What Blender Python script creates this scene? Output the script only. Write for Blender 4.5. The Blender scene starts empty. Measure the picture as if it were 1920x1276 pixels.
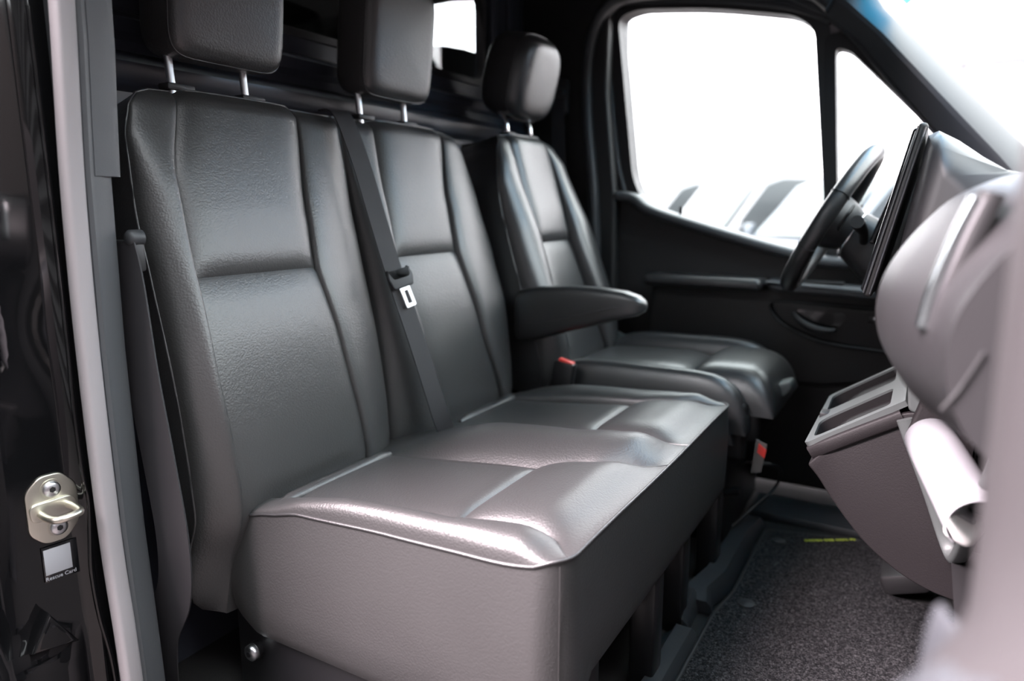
import bpy, bmesh, math, random
from mathutils import Vector, Matrix
random.seed(4)
scene = bpy.context.scene
COL = scene.collection
# ------------------------------------------------------------------ camera
# X = towards the front of the van, Y = across the cab (away from the open door), Z = up, cab floor z = 0
CAM = Vector((0.0, 0.0, 0.92))
FPX, CX, CY = 1332.0, 960.0, 638.0
PITCH = math.atan(248 / 1332.0); YAW = math.atan(783 / 1355.0)
FW = Vector((-math.sin(YAW) * math.cos(PITCH), math.cos(YAW) * math.cos(PITCH), -math.sin(PITCH)))
RT = Vector((math.cos(YAW), math.sin(YAW), 0)); UPV = RT.cross(FW)
cam_d = bpy.data.cameras.new('camera'); cam = bpy.data.objects.new('camera', cam_d); COL.objects.link(cam)
M = Matrix.Identity(4)
for i in range(3):
    M[i][0] = RT[i]; M[i][1] = UPV[i]; M[i][2] = -FW[i]; M[i][3] = CAM[i]
cam.matrix_world = M
cam_d.sensor_width = 36; cam_d.lens = FPX / 1920 * 36; cam_d.clip_start = 0.02; cam_d.clip_end = 300
cam_d.dof.use_dof = True; cam_d.dof.focus_distance = 1.22; cam_d.dof.aperture_fstop = 1.9
scene.camera = cam
# ------------------------------------------------------------------ sky and exposure
world = bpy.data.worlds.new('overcast_sky'); scene.world = world; world.use_nodes = True
wn = world.node_tree.nodes; bg = wn['Background']
bg.inputs['Color'].default_value = (0.93, 0.97, 1.0, 1); bg.inputs['Strength'].default_value = 1.45
sun_d = bpy.data.lights.new('sun', 'SUN'); sun_d.energy = 5.2; sun_d.angle = math.radians(38); sun_d.color = (1.0, 0.82, 0.865)
sun = bpy.data.objects.new('sun', sun_d); COL.objects.link(sun)
sun.rotation_euler = Vector((-.66, -.70, 1.12)).to_track_quat('Z', 'Y').to_euler()
vs = scene.view_settings; vs.view_transform = 'Standard'; vs.look = 'None'; vs.gamma = 1; vs.use_curve_mapping = False
vs.exposure = 2.95

# ------------------------------------------------------------------ helpers
def ray(px, py): return FW * FPX + RT * (px - CX) - UPV * (py - CY)
def at(px, py, ax, val):
    d = ray(px, py); i = 'XYZ'.index(ax); return CAM + d * ((val - CAM[i]) / d[i])
def lerp(a, b, t): return a + (b - a) * t
def ss(t): t = max(0., min(1., t)); return t * t * (3 - 2 * t)
def interp(tab, x):
    if x <= tab[0][0]: return tab[0][1]
    for (a, va), (b, vb) in zip(tab, tab[1:]):
        if x <= b: return lerp(va, vb, ss((x - a) / (b - a)) * .5 + .5 * (x - a) / (b - a))
    return tab[-1][1]
def catmull(pts, n=8, closed=False):
    P = [Vector(p) for p in pts]; out = []; m = len(P)
    for i in range(m if closed else m - 1):
        if closed: p0, p1, p2, p3 = P[i - 1], P[i], P[(i + 1) % m], P[(i + 2) % m]
        else: p0, p1, p2, p3 = P[max(i - 1, 0)], P[i], P[i + 1], P[min(i + 2, m - 1)]
        for k in range(n):
            t = k / n
            out.append(.5 * ((2 * p1) + (p2 - p0) * t + (2 * p0 - 5 * p1 + 4 * p2 - p3) * t * t + (3 * p1 - p0 - 3 * p2 + p3) * t ** 3))
    if not closed: out.append(P[-1])
    return out
def finish(name, me, mat, parent=None, sharp=40):
    for p in me.polygons: p.use_smooth = True
    if sharp is not None: me.set_sharp_from_angle(angle=math.radians(sharp))
    if mat: me.materials.append(mat)
    o = bpy.data.objects.new(name, me); COL.objects.link(o)
    if parent: put(o, parent)
    return o
def put(o, parent):
    o.parent = parent
    o.matrix_parent_inverse = Matrix.Translation(-Vector(parent.location)) if parent.type == 'EMPTY' and parent.rotation_euler[:] == (0, 0, 0) else Matrix.Identity(4)
def obj(name, V, F, mat, parent=None, sharp=40, recalc=True):
    me = bpy.data.meshes.new(name); me.from_pydata([tuple(v) for v in V], [], F)
    if recalc:
        b = bmesh.new(); b.from_mesh(me); bmesh.ops.recalc_face_normals(b, faces=b.faces); b.to_mesh(me); b.free()
    return finish(name, me, mat, parent, sharp)
def from_bm(name, b, mat, parent=None, sharp=40):
    me = bpy.data.meshes.new(name); b.to_mesh(me); b.free(); return finish(name, me, mat, parent, sharp)
def bbox(b, c, s, bev=0.0, seg=2, rot=None):
    g = bmesh.ops.create_cube(b, size=1); vs_ = g['verts']
    m = Matrix.LocRotScale(Vector(c), rot.to_quaternion() if rot is not None else None, Vector(s))
    if bev:
        for v in vs_: v.co = Vector((v.co.x * s[0], v.co.y * s[1], v.co.z * s[2]))
        es = list({e for v in vs_ for e in v.link_edges})
        r = bmesh.ops.bevel(b, geom=es, offset=bev, segments=seg, affect='EDGES', profile=.5)
        nv = list({v for f in r['faces'] for v in f.verts} | {v for v in vs_ if v.is_valid})
        m = Matrix.LocRotScale(Vector(c), rot.to_quaternion() if rot is not None else None, None)
        for v in nv: v.co = m @ v.co
    else:
        for v in vs_: v.co = m @ v.co
def box(name, c, s, mat, parent=None, bev=0.004, rot=None, seg=2):
    b = bmesh.new(); bbox(b, c, s, min(bev, min(s) * .49), seg, rot); return from_bm(name, b, mat, parent)
def tube_geo(path, r, n=10, closed=False, flat=None, caps=True, up=None):
    """r: radius or list; flat=(a,b) gives an elliptical section a along side, b along normal"""
    P = [Vector(p) for p in path]; m = len(P); V = []; F = []
    prev = None
    for i, p in enumerate(P):
        if closed: t = (P[(i + 1) % m] - P[i - 1])
        else: t = P[min(i + 1, m - 1)] - P[max(i - 1, 0)]
        t.normalize()
        if up is not None: nrm = (Vector(up) - t * t.dot(Vector(up))).normalized()
        else:
            if prev is None:
                ref = Vector((0, 0, 1)) if abs(t.z) < .9 else Vector((1, 0, 0)); nrm = (ref - t * t.dot(ref)).normalized()
            else: nrm = (prev - t * t.dot(prev)).normalized()
        prev = nrm; bn = t.cross(nrm)
        rr = r[i] if isinstance(r, (list, tuple)) else r
        a, b_ = (flat if flat else (rr, rr))
        for k in range(n):
            an = 2 * math.pi * k / n; c, s = math.cos(an), math.sin(an)
            if flat: c = math.copysign(abs(c) ** .6, c); s = math.copysign(abs(s) ** .6, s)
            V.append(p + bn * a * c + nrm * b_ * s)
    for i in range(m if closed else m - 1):
        j = (i + 1) % m
        for k in range(n):
            l = (k + 1) % n; F.append((i * n + k, i * n + l, j * n + l, j * n + k))
    if caps and not closed:
        F.append(tuple(range(n))); F.append(tuple((m - 1) * n + k for k in range(n)))
    return V, F
def tube(name, path, r, mat, parent=None, **k):
    V, F = tube_geo(path, r, **k); return obj(name, V, F, mat, parent, sharp=60)
def loft_geo(secs, closed=True, caps=True):
    n = len(secs[0]); V = [p for s in secs for p in s]; F = []
    for i in range(len(secs) - 1):
        for k in range(n if closed else n - 1):
            l = (k + 1) % n; F.append((i * n + k, i * n + l, (i + 1) * n + l, (i + 1) * n + k))
    if caps and closed:
        F.append(tuple(range(n))); F.append(tuple((len(secs) - 1) * n + k for k in range(n)))
    return V, F
def loft(name, secs, mat, parent=None, closed=True, caps=True, sharp=40):
    V, F = loft_geo(secs, closed, caps); return obj(name, V, F, mat, parent, sharp)
def prism(name, poly, axis, a0, a1, mat, parent=None, bev=0.0, sharp=35):
    """poly in the two other axes (order: X->(y,z), Y->(x,z), Z->(x,y))"""
    def mk(u, v, w):
        return {'X': (w, u, v), 'Y': (u, w, v), 'Z': (u, v, w)}[axis]
    n = len(poly); b = bmesh.new()
    v0 = [b.verts.new(mk(*p, a0)) for p in poly]; v1 = [b.verts.new(mk(*p, a1)) for p in poly]
    f0 = b.faces.new(v0); f1 = b.faces.new(list(reversed(v1)))
    for i in range(n): b.faces.new((v0[i], v0[(i + 1) % n], v1[(i + 1) % n], v1[i]))
    bmesh.ops.recalc_face_normals(b, faces=b.faces)
    if bev:
        es = list(set(f0.edges) | set(f1.edges)); bmesh.ops.bevel(b, geom=es, offset=bev, segments=3, affect='EDGES', profile=.5)
    return from_bm(name, b, mat, parent, sharp)
def ring(name, outer, inner, axis, a0, a1, mat, parent=None, sharp=35):
    """frame between two outlines with the same number of points"""
    def mk(p, w): return {'X': (w, p[0], p[1]), 'Y': (p[0], w, p[1]), 'Z': (p[0], p[1], w)}[axis]
    n = len(outer); V = [mk(p, a0) for p in outer] + [mk(p, a0) for p in inner] + [mk(p, a1) for p in outer] + [mk(p, a1) for p in inner]; F = []
    for i in range(n):
        j = (i + 1) % n
        F += [(i, j, n + j, n + i), (2 * n + i, 3 * n + i, 3 * n + j, 2 * n + j), (i, 2 * n + i, 2 * n + j, j), (n + i, n + j, 3 * n + j, 3 * n + i)]
    return obj(name, V, F, mat, parent, sharp)
def rpoly(pts, r, n=5):
    """round the corners of a 2-D polygon (r: number or list)"""
    out = []; m = len(pts)
    for i in range(m):
        p0, p1, p2 = Vector(pts[i - 1]), Vector(pts[i]), Vector(pts[(i + 1) % m])
        rr = r[i] if isinstance(r, (list, tuple)) else r
        a, c = p0 - p1, p2 - p1; d = min(rr, a.length * .48, c.length * .48)
        A, B = p1 + a.normalized() * d, p1 + c.normalized() * d
        for k in range(n + 1):
            t = k / n; out.append(tuple(A * (1 - t) ** 2 + p1 * 2 * t * (1 - t) + B * t * t))
    return out
def empty(name, loc=(0, 0, 0)):
    o = bpy.data.objects.new(name, None); COL.objects.link(o); o.location = loc; o.empty_display_size = .05; return o
def tag(o, label, cat, group=None):
    o['label'] = label; o['category'] = cat
    if group: o['group'] = group
    return o
def struct(o, label=None):
    o['kind'] = 'structure'
    if label: o['label'] = label
    return o
def lab(o, t): o['label'] = t; return o

# ------------------------------------------------------------------ materials
def mat(name, col, rough=.5, metal=0., spec=.5, coat=0., bump=None, var=0., alpha=None, trans=0., emit=None):
    m = bpy.data.materials.new(name); m.use_nodes = True; nt = m.node_tree; N = nt.nodes; L = nt.links
    p = N['Principled BSDF']; p.inputs['Base Color'].default_value = (*col, 1); p.inputs['Roughness'].default_value = rough
    p.inputs['Metallic'].default_value = metal; p.inputs['Specular IOR Level'].default_value = spec
    p.inputs['Coat Weight'].default_value = coat; p.inputs['Coat Roughness'].default_value = .03
    tc = N.new('ShaderNodeTexCoord')
    if var:
        nz = N.new('ShaderNodeTexNoise'); nz.inputs['Scale'].default_value = 9; nz.inputs['Detail'].default_value = 6
        L.new(tc.outputs['Object'], nz.inputs['Vector'])
        mx = N.new('ShaderNodeMix'); mx.data_type = 'RGBA'
        mx.inputs['A'].default_value = (*[c * (1 - var) for c in col], 1); mx.inputs['B'].default_value = (*[min(1, c * (1 + var)) for c in col], 1)
        L.new(nz.outputs['Fac'], mx.inputs['Factor']); L.new(mx.outputs['Result'], p.inputs['Base Color'])
    if bump:
        kind, sc, st, dist = bump
        if kind == 'noise':
            t = N.new('ShaderNodeTexNoise'); t.inputs['Scale'].default_value = sc; t.inputs['Detail'].default_value = 3; out = t.outputs['Fac']
            L.new(tc.outputs['Object'], t.inputs['Vector'])
        elif kind == 'leather':
            w = N.new('ShaderNodeTexNoise'); w.inputs['Scale'].default_value = sc * .4; L.new(tc.outputs['Object'], w.inputs['Vector'])
            av = N.new('ShaderNodeVectorMath'); av.operation = 'MULTIPLY_ADD'; L.new(w.outputs['Color'], av.inputs[0])
            av.inputs[1].default_value = (.0035,) * 3; L.new(tc.outputs['Object'], av.inputs[2])
            t = N.new('ShaderNodeTexVoronoi'); t.feature = 'SMOOTH_F1'; t.inputs['Scale'].default_value = sc; t.inputs['Smoothness'].default_value = .35
            L.new(av.outputs[0], t.inputs['Vector'])
            iv = N.new('ShaderNodeMath'); iv.operation = 'SUBTRACT'; iv.inputs[0].default_value = 1; L.new(t.outputs['Distance'], iv.inputs[1]); out = iv.outputs[0]
        elif kind == 'weave':
            t = N.new('ShaderNodeTexWave'); t.bands_direction = 'Z'; t.inputs['Scale'].default_value = sc; out = t.outputs['Fac']
            L.new(tc.outputs['Object'], t.inputs['Vector'])
        b = N.new('ShaderNodeBump'); b.inputs['Strength'].default_value = st; b.inputs['Distance'].default_value = dist
        L.new(out, b.inputs['Height']); L.new(b.outputs['Normal'], p.inputs['Normal'])
    return m
def glass(name, tint=(1, 1, 1), ior=1.5):
    m = bpy.data.materials.new(name); m.use_nodes = True; nt = m.node_tree; N = nt.nodes; L = nt.links
    N.remove(N['Principled BSDF'])
    tr = N.new('ShaderNodeBsdfTransparent'); tr.inputs['Color'].default_value = (*tint, 1)
    gl = N.new('ShaderNodeBsdfGlossy'); gl.inputs['Roughness'].default_value = 0.0
    ge = N.new('ShaderNodeNewGeometry'); dt = N.new('ShaderNodeVectorMath'); dt.operation = 'DOT_PRODUCT'
    L.new(ge.outputs['Incoming'], dt.inputs[0]); L.new(ge.outputs['Normal'], dt.inputs[1])
    def mth(op, a, b_=None):
        n_ = N.new('ShaderNodeMath'); n_.operation = op
        if isinstance(a, (int, float)): n_.inputs[0].default_value = a
        else: L.new(a, n_.inputs[0])
        if b_ is not None:
            if isinstance(b_, (int, float)): n_.inputs[1].default_value = b_
            else: L.new(b_, n_.inputs[1])
        return n_.outputs[0]
    f0 = ((ior - 1) / (ior + 1)) ** 2                       # Schlick reflectance, same from both sides of the pane
    fac_ = mth('ADD', mth('MULTIPLY', mth('POWER', mth('SUBTRACT', 1., mth('ABSOLUTE', dt.outputs['Value'])), 5.), 1 - f0), f0)
    mx = N.new('ShaderNodeMixShader'); L.new(fac_, mx.inputs[0]); L.new(tr.outputs[0], mx.inputs[1]); L.new(gl.outputs[0], mx.inputs[2])
    L.new(mx.outputs[0], N['Material Output'].inputs['Surface']); return m
LEATHER = mat('black_leather', (.027, .0267, .027), .43, spec=.85, bump=('leather', 270, .38, .0008), var=.1)
LEATHER_S = mat('black_leather_smooth', (.022, .022, .023), .37, spec=.85, bump=('leather', 300, .35, .0006))
THREAD = mat('grey_stitching', (.06, .06, .062), .6)
BACKCLOTH = mat('seat_back_shell', (.012, .012, .013), .6)
PLASTIC = mat('dark_grained_plastic', (.007, .007, .0075), .55, bump=('noise', 900, .25, .0004))
TRIMG = mat('grey_pillar_trim', (.06, .063, .068), .5, bump=('noise', 700, .3, .0005))
DOORPL = mat('door_card_plastic', (.017, .016, .0165), .5, bump=('noise', 900, .25, .0004))
PLASTIC_G = mat('charcoal_grained_plastic', (.026, .028, .031), .5, bump=('noise', 700, .3, .0005))
DASHP = mat('dashboard_plastic', (.018, .0175, .0187), .45, bump=('noise', 800, .25, .0004))
CONSOLE = mat('console_leatherette', (.010, .0083, .0091), .6, spec=.35, bump=('leather', 420, .35, .0005))
GREYTRIM = mat('satin_grey_trim', (.075, .084, .083), .45, bump=('noise', 1200, .15, .0003))
GLOSSBLK = mat('gloss_black', (.006, .006, .007), .06, spec=.6)
PAINT = mat('black_car_paint', (.004, .004, .0045), .05, spec=.5)
TRAYM = mat('tray_lining', (.010, .009, .0095), .75, spec=.2)
RUBBER = mat('door_seal_rubber', (.24, .222, .23), .55, bump=('noise', 500, .15, .0005))
RUBBERBLK = mat('black_rubber', (.018, .018, .019), .5)
CHROME = mat('chrome', (.82, .82, .84), .08, metal=1.)
SATIN = mat('satin_steel', (.8, .8, .82), .38, metal=1.)
ALU = mat('satin_aluminium', (.62, .63, .65), .28, metal=1.)
ZINC = mat('zinc_plated_steel', (.62, .60, .52), .32, metal=1., var=.15, bump=('noise', 160, .1, .0005))
STEELBLK = mat('black_painted_steel', (.008, .008, .009), .35)
TAGM = mat('tag_paper', (.16, .14, .13), .6)
BULK = mat('painted_bulkhead_steel', (.034, .037, .048), .30, spec=.5)
HEADLINER = mat('grey_headliner', (.12, .12, .12), .9, bump=('noise', 600, .3, .001))
WEBBING = mat('seat_belt_webbing', (.013, .012, .014), .6, bump=('weave', 420, .3, .0004))
RED = mat('red_plastic', (.75, .06, .05), .35)
WHITEPL = mat('white_plastic', (.72, .72, .70), .4)
PAPER = mat('white_paper', (.30, .30, .32), .6)
GLASS = glass('clear_glass', (.93, .96, .95))
GLASSBLUE = glass('blue_shade_band', (.03, .42, .75))
GLASSBULK = glass('bulkhead_glass', (.75, .78, .78), 1.75)
CLEARPL = glass('clear_plastic', (.85, .85, .87), 1.45)
CARPETBLK = mat('black_floor_lining', (.012, .012, .012), .9, bump=('noise', 400, .5, .003))
LIME = mat('lime_print', (.55, .68, .08), .6)

# ================================================================== SETTING
# outside ground, buildings
def ground_mat():
    m = mat('brick_paving', (.30, .225, .205), .85); nt = m.node_tree; N = nt.nodes; L = nt.links
    tc = N.new('ShaderNodeTexCoord'); bt = N.new('ShaderNodeTexBrick'); bt.inputs['Scale'].default_value = 5
    bt.inputs['Color1'].default_value = (.055, .044, .042, 1); bt.inputs['Color2'].default_value = (.046, .039, .037, 1); bt.inputs['Mortar'].default_value = (.035, .032, .031, 1)
    L.new(tc.outputs['Object'], bt.inputs['Vector']); L.new(bt.outputs['Color'], N['Principled BSDF'].inputs['Base Color']); return m
GZ = -0.66
struct(obj('ground', [(-60, -40, GZ), (60, -40, GZ), (60, 60, GZ), (-60, 60, GZ)], [(0, 1, 2, 3)], ground_mat()), 'reddish brick paving of the yard outside the van')
WALLW = mat('white_cladding', (.80, .81, .82), .7); SEAMG = mat('grey_joint', (.5, .51, .53), .7)
fac = struct(obj('wall_far', [(-30, 21.06, GZ), (25, 21.06, GZ), (25, 21.06, 11), (-30, 21.06, 11)], [(0, 1, 2, 3)], SEAMG), 'white clad hall facade across the yard')
pw = 1.9; k = 0
pm = None
for i in range(29):
    x0 = -30 + i * pw
    if pm is None:
        pm = box('facade_panel', (x0 + pw / 2, 21.0, 5.2), (pw - .05, .1, 11.6), WALLW, fac, .01); pbase = x0
    else:
        o = pm.copy(); COL.objects.link(o); o.location.x = x0 - pbase
canopy = box('entrance_canopy', (2.3, 20.6, 4.42), (4.9, .7, .24), mat('pale_grey_canopy', (.55, .57, .6), .6), None, .05)
tag(canopy, 'pale grey flat canopy seen high through the windscreen', 'canopy')
# corrugated wall reflected in the black door frame, raised to block sky light
V = []; F = []; nst = 60
for i in range(nst + 1):
    y = -4.0 + (0.12 if i % 2 else 0)
    V += [(-.6, y, GZ + i * .15), (16, y, GZ + i * .15)]
for i in range(nst): F.append((2 * i, 2 * i + 1, 2 * i + 3, 2 * i + 2))
CORR = mat('corrugated_steel_wall', (.07, .065, .066), .5)
wn_ = struct(obj('wall_near', V, F, CORR, None, sharp=10), 'corrugated steel hall wall behind the viewer, raised to block sky light')
V = []; F = []; nst = 28
for i in range(nst + 1):
    y = -4.0 + (0.12 if i % 2 else 0)
    V += [(-20, y, GZ + i * .15), (-.6, y, GZ + i * .15)]
for i in range(nst): F.append((2 * i, 2 * i + 1, 2 * i + 3, 2 * i + 2))
obj('sky_block_wing', V, F, CORR, wn_, sharp=10)  # added wing, keeps low sky and low sun out of the cab
struct(box('shade_wall', (9.3, 5.5, 1.4), (.5, 19, 4.2), mat('shade_wall_dark', (.06, .05, .048), .8), None, .02), 'unseen dark wall added in front of the van to block low sky light')  # out of view, added to darken the low sky ahead of the windscreen

# ---- cab shell
Y0, Y1 = 0.66, 2.42          # inside faces left (camera side) and right
struct(box('floor', (-.55, 1.5, -.03), (2.0, 1.95, .05), CARPETBLK, None, 0), 'black cab floor lining')
ceil = struct(loft('ceiling', [[(x, y, z + (0.02 * math.sin(math.pi * (y - .5) / 2.0))) for x, z in ((-1.36, 1.70), (-1.36, 1.64), (-.9, 1.66), (-.45, 1.64), (-.20, 1.56), (-.17, 1.585), (-.45, 1.70))] for y in [.5 + .1 * i for i in range(21)]], HEADLINER), 'grey cab headliner')
struct(loft('shade_shelf', [[(x, y, z) for x, z in ((-.62, 1.66), (-.60, 1.50), (-.30, 1.435), (-.14, 1.430), (-.09, 1.455), (-.17, 1.585), (-.40, 1.66))] for y in (.74, .78, 1.3, 1.68, 1.72)], mat('shade_shelf_lining', (.03, .03, .03), .8)), 'unseen dark shelf added above the windscreen to shade the seat backs')  # out of frame, added to shade the headrests and upper backrests
# bulkhead: pressed steel wall behind the seats, profile in (x,z), with a window opening
BX = -1.30
prof = [(-1.26, -.05), (-1.26, .60), (-1.275, .90), (-1.275, 1.095), (-1.285, 1.105), (-1.285, 1.128), (-1.268, 1.138), (-1.262, 1.146), (-1.262, 1.178), (-1.275, 1.190),
        (-1.30, 1.202), (-1.305, 1.222), (-1.290, 1.234), (-1.288, 1.258), (-1.30, 1.268), (-1.318, 1.275), (-1.318, 1.318)]
wy0, wy1, wz0, wz1 = 0.90, 2.085, 1.325, 1.60
bulk = struct(loft('wall_back', [[(x, y, z) for x, z in prof + [(p[0] - .03, p[1]) for p in reversed(prof)]] for y in (.50, .9, 1.3, 1.7, 2.1, 2.5)], BULK), 'dark painted steel bulkhead behind the seats, pressed ribs and a window')
ring('bulkhead_frame', rpoly([(.50, 1.316), (2.5, 1.316), (2.5, 1.72), (.50, 1.72)], .001), rpoly([(wy0, wz0), (wy1, wz0), (wy1, wz1), (wy0, wz1)], [.05, .05, .05, .05]), 'X', -1.345, -1.318, BULK, bulk)
ring('window_seal', rpoly([(wy0 - .012, wz0 - .012), (wy1 + .012, wz0 - .012), (wy1 + .012, wz1 + .012), (wy0 - .012, wz1 + .012)], .05), rpoly([(wy0 + .006, wz0 + .006), (wy1 - .006, wz0 + .006), (wy1 - .006, wz1 - .006), (wy0 + .006, wz1 - .006)], .045), 'X', -1.335, -1.311, RUBBERBLK, bulk)
# vertical swage ribs right of the window
for (a, b_, zb) in ((2.115, 2.145, 1.40), (2.22, 2.28, 1.36)):
    prism('pressed_rib', rpoly([(a, zb), (b_, zb + .02), (b_ + .012, 1.72), (a, 1.72)], .012), 'X', -1.32, -1.296, BULK, bulk, bev=.006)
prism('pressed_rib', rpoly([(2.14, 1.12), (2.33, 1.12), (2.36, 1.72), (2.12, 1.72)], .04), 'X', -1.32, -1.308, BULK, bulk, bev=.006)
w1 = struct(box('window_1', (-1.332, (wy0 + wy1) / 2, (wz0 + wz1) / 2), (.005, wy1 - wy0 + .02, wz1 - wz0 + .02), GLASSBULK, None, 0), 'dark bulkhead window reflecting the bright sky')
# cargo room behind (dark)
CARGO = mat('cargo_lining', (.02, .02, .02), .8)
struct(obj('wall_cargo', [(-1.4, .5, -.05), (-1.4, 2.5, -.05), (-3.4, 2.5, -.05), (-3.4, .5, -.05), (-1.4, .5, 1.75), (-1.4, 2.5, 1.75), (-3.4, 2.5, 1.75), (-3.4, .5, 1.75)],
           [(0, 1, 2, 3), (4, 5, 6, 7), (2, 3, 7, 6), (0, 3, 7, 4)], CARGO), 'dark cargo room lining behind the bulkhead')
CW = [(-1.60, 1.52), (-1.60, 1.72), (-1.74, 1.735), (-1.90, 1.735), (-1.95, 1.60), (-1.88, 1.578), (-1.82, 1.575), (-1.74, 1.562), (-1.66, 1.542)]
cwo = [(-1.36, -.05), (-1.36, 1.75), (-1.74, 1.75), (-3.4, 1.75), (-3.4, 1.5), (-3.4, -.05), (-2.8, -.05), (-2.3, -.05), (-1.8, -.05)]
cwall = struct(ring('wall_cargo_side', cwo, CW, 'Y', 2.5, 2.53, CARGO), 'dark cargo side lining with a small bright window')
prism('cargo_window_glass', CW, 'Y', 2.515, 2.518, GLASS, cwall)
# ---- far side: B pillar, door, A pillar, windscreen
bp = struct(prism('wall_right', rpoly([(-1.36, -.05), (-.93, -.05), (-.945, .95), (-.985, 1.30), (-.985, 1.66), (-1.36, 1.66)], .02), 'Y', 2.345, 2.55, PLASTIC, None, bev=.012), 'black trim of the far door pillar behind the driver seat')
tube('pillar_edge_trim', catmull([(-1.005, 2.345, .62), (-1.02, 2.345, .95), (-1.052, 2.345, 1.25), (-1.045, 2.345, 1.46), (-.985, 2.345, 1.575), (-.85, 2.345, 1.60), (-.42, 2.345, 1.555), (-.30, 2.345, 1.49)], 8), .02, PLASTIC_G, bp, flat=(.018, .032), n=12, up=(0, 1, 0))
b = bmesh.new(); bbox(b, (-1.15, 2.325, 1.30), (.07, .03, .12), .012); bbox(b, (-1.15, 2.305, 1.31), (.055, .02, .03), .008); from_bm('belt_guide', b, RUBBERBLK, bp)
# driver's door
WIN = [(-.973, 1.555), (-.905, 1.03), (-.872, .955), (-.80, .905), (-.37, .79), (-.262, .775), (-.345, 1.445), (-.40, 1.49), (-.66, 1.545), (-.90, 1.572)]
winr = [.05, .12, .06, .06, .05, .02, .03, .05, .1, .06]
OUTR = [(-1.02, 1.615), (-.955, 1.02), (-.93, .95), (-.84, .86), (-.40, .745), (-.225, .735), (-.305, 1.46), (-.38, 1.535), (-.66, 1.585), (-.93, 1.615)]
door = struct(prism('door_1', rpoly([(-1.01, .02), (.10, .02), (.16, .30), (.16, .82), (-.22, .765), (-.38, .790), (-.82, .915), (-.885, .955), (-.945, .955), (-.985, .70)], [.02, .02, .02, .02, .05, .06, .08, .04, .02, .02]), 'Y', 2.385, 2.52, DOORPL, None, bev=.014), 'black far front door with armrest, pull handle and open yard behind its window')
ring('window_frame', rpoly(OUTR, winr), rpoly(WIN, winr), 'Y', 2.40, 2.475, RUBBERBLK, door)
tube('frame_lip', catmull([(p[0], 2.395, p[1]) for p in [(-.93, .97), (-.965, 1.10), (-1.0, 1.38), (-1.012, 1.52), (-.985, 1.585), (-.93, 1.598), (-.66, 1.568), (-.42, 1.515), (-.30, 1.46)]], 8), .01, PLASTIC_G, door, flat=(.012, .012), up=(0, 1, 0))
prism('door_glass', rpoly(WIN, winr), 'Y', 2.445, 2.450, GLASS, door)
QW = [(-.284, 1.388), (-.238, .86), (.16, .90), (.07, 1.055), (-.245, 1.375)]
QO = [(-.318, 1.43), (-.275, .82), (.21, .86), (.115, 1.075), (-.245, 1.42)]
ring('quarter_window_frame', rpoly(QO, [.05, .02, .02, .05, .03]), rpoly(QW, [.03, .02, .02, .05, .02]), 'Y', 2.398, 2.47, PLASTIC, door)
prism('quarter_glass', rpoly(QW, [.03, .02, .02, .05, .02]), 'Y', 2.44, 2.445, GLASS, door)
prism('frame_corner_filler', [(-.35, 1.475), (-.325, 1.40), (-.245, 1.40), (-.20, 1.42)], 'Y', 2.41, 2.45, mat('greyish_seal_flock', (.22, .20, .21), .9, bump=('noise', 120, .6, .004)), door)
# window ledge
tube('window_ledge', catmull([(-.945, 2.40, .962), (-.885, 2.40, .952), (-.83, 2.40, .915), (-.70, 2.40, .872), (-.38, 2.40, .785), (-.20, 2.40, .757), (.15, 2.40, .80)], 8), .03, TRIMG, door, flat=(.018, .055), n=14, up=(0, 1, 0))
tube('lock_pin', [(-.735, 2.425, .87), (-.735, 2.425, .925)], .006, RUBBERBLK, door)
# door armrest, recessed lower area and handle bowl
box('door_armrest', (-.615, 2.325, .686), (.375, .13, .038), LEATHER_S, door, .016, seg=4)
prism('armrest_base', rpoly([(-.83, .44), (-.28, .36), (-.02, .42), (.05, .70), (-.43, .672), (-.80, .672)], [.08, .1, .05, .05, .03, .03]), 'Y', 2.352, 2.40, DOORPL, door, bev=.014)
prism('handle_shelf', rpoly([(-.43, .700), (-.10, .690), (.05, .695), (.05, .655), (-.10, .655), (-.40, .668)], .02), 'Y', 2.285, 2.40, TRIMG, door, bev=.012)
box('switch_recess', (-.275, 2.33, .699), (.15, .05, .008), RUBBERBLK, door, .002)
hp = prism('handle_panel', rpoly([(-.415, .635), (-.08, .625), (.05, .63), (.05, .50), (-.10, .503), (-.26, .52), (-.38, .57)], [.03, .02, .02, .02, .08, .12, .08], 7), 'Y', 2.335, 2.37, DOORPL, door, bev=.008)
tube('panel_edge_trim', catmull([(.0, 2.335, .628), (-.25, 2.335, .632), (-.385, 2.335, .634), (-.408, 2.335, .615), (-.37, 2.335, .565), (-.26, 2.335, .518), (-.10, 2.335, .504), (.02, 2.335, .502)], 8), .004, PLASTIC_G, door)
dh = empty('pull_handle', (0, 0, 0)); dh.parent = door
bpy.data.objects.remove(dh)
prism('handle_bowl', rpoly([(-.335, .612), (-.185, .608), (-.205, .562), (-.25, .545), (-.30, .562)], [.02, .02, .03, .04, .05]), 'Y', 2.333, 2.337, GLOSSBLK, door)
tube('pull_handle', catmull([(-.338, 2.325, .607), (-.315, 2.312, .582), (-.275, 2.306, .562), (-.235, 2.308, .556), (-.208, 2.318, .56)], 8), [.004 + .008 * math.sin(math.pi * (i / 32)) ** .7 for i in range(33)], PLASTIC_G, door)
box('lock_button', (-.105, 2.333, .598), (.05, .006, .024), RUBBERBLK, door, .003)
tube('screw_head', [(-.11, 2.331, .60), (-.11, 2.326, .60)], .004, ALU, door)
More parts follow.
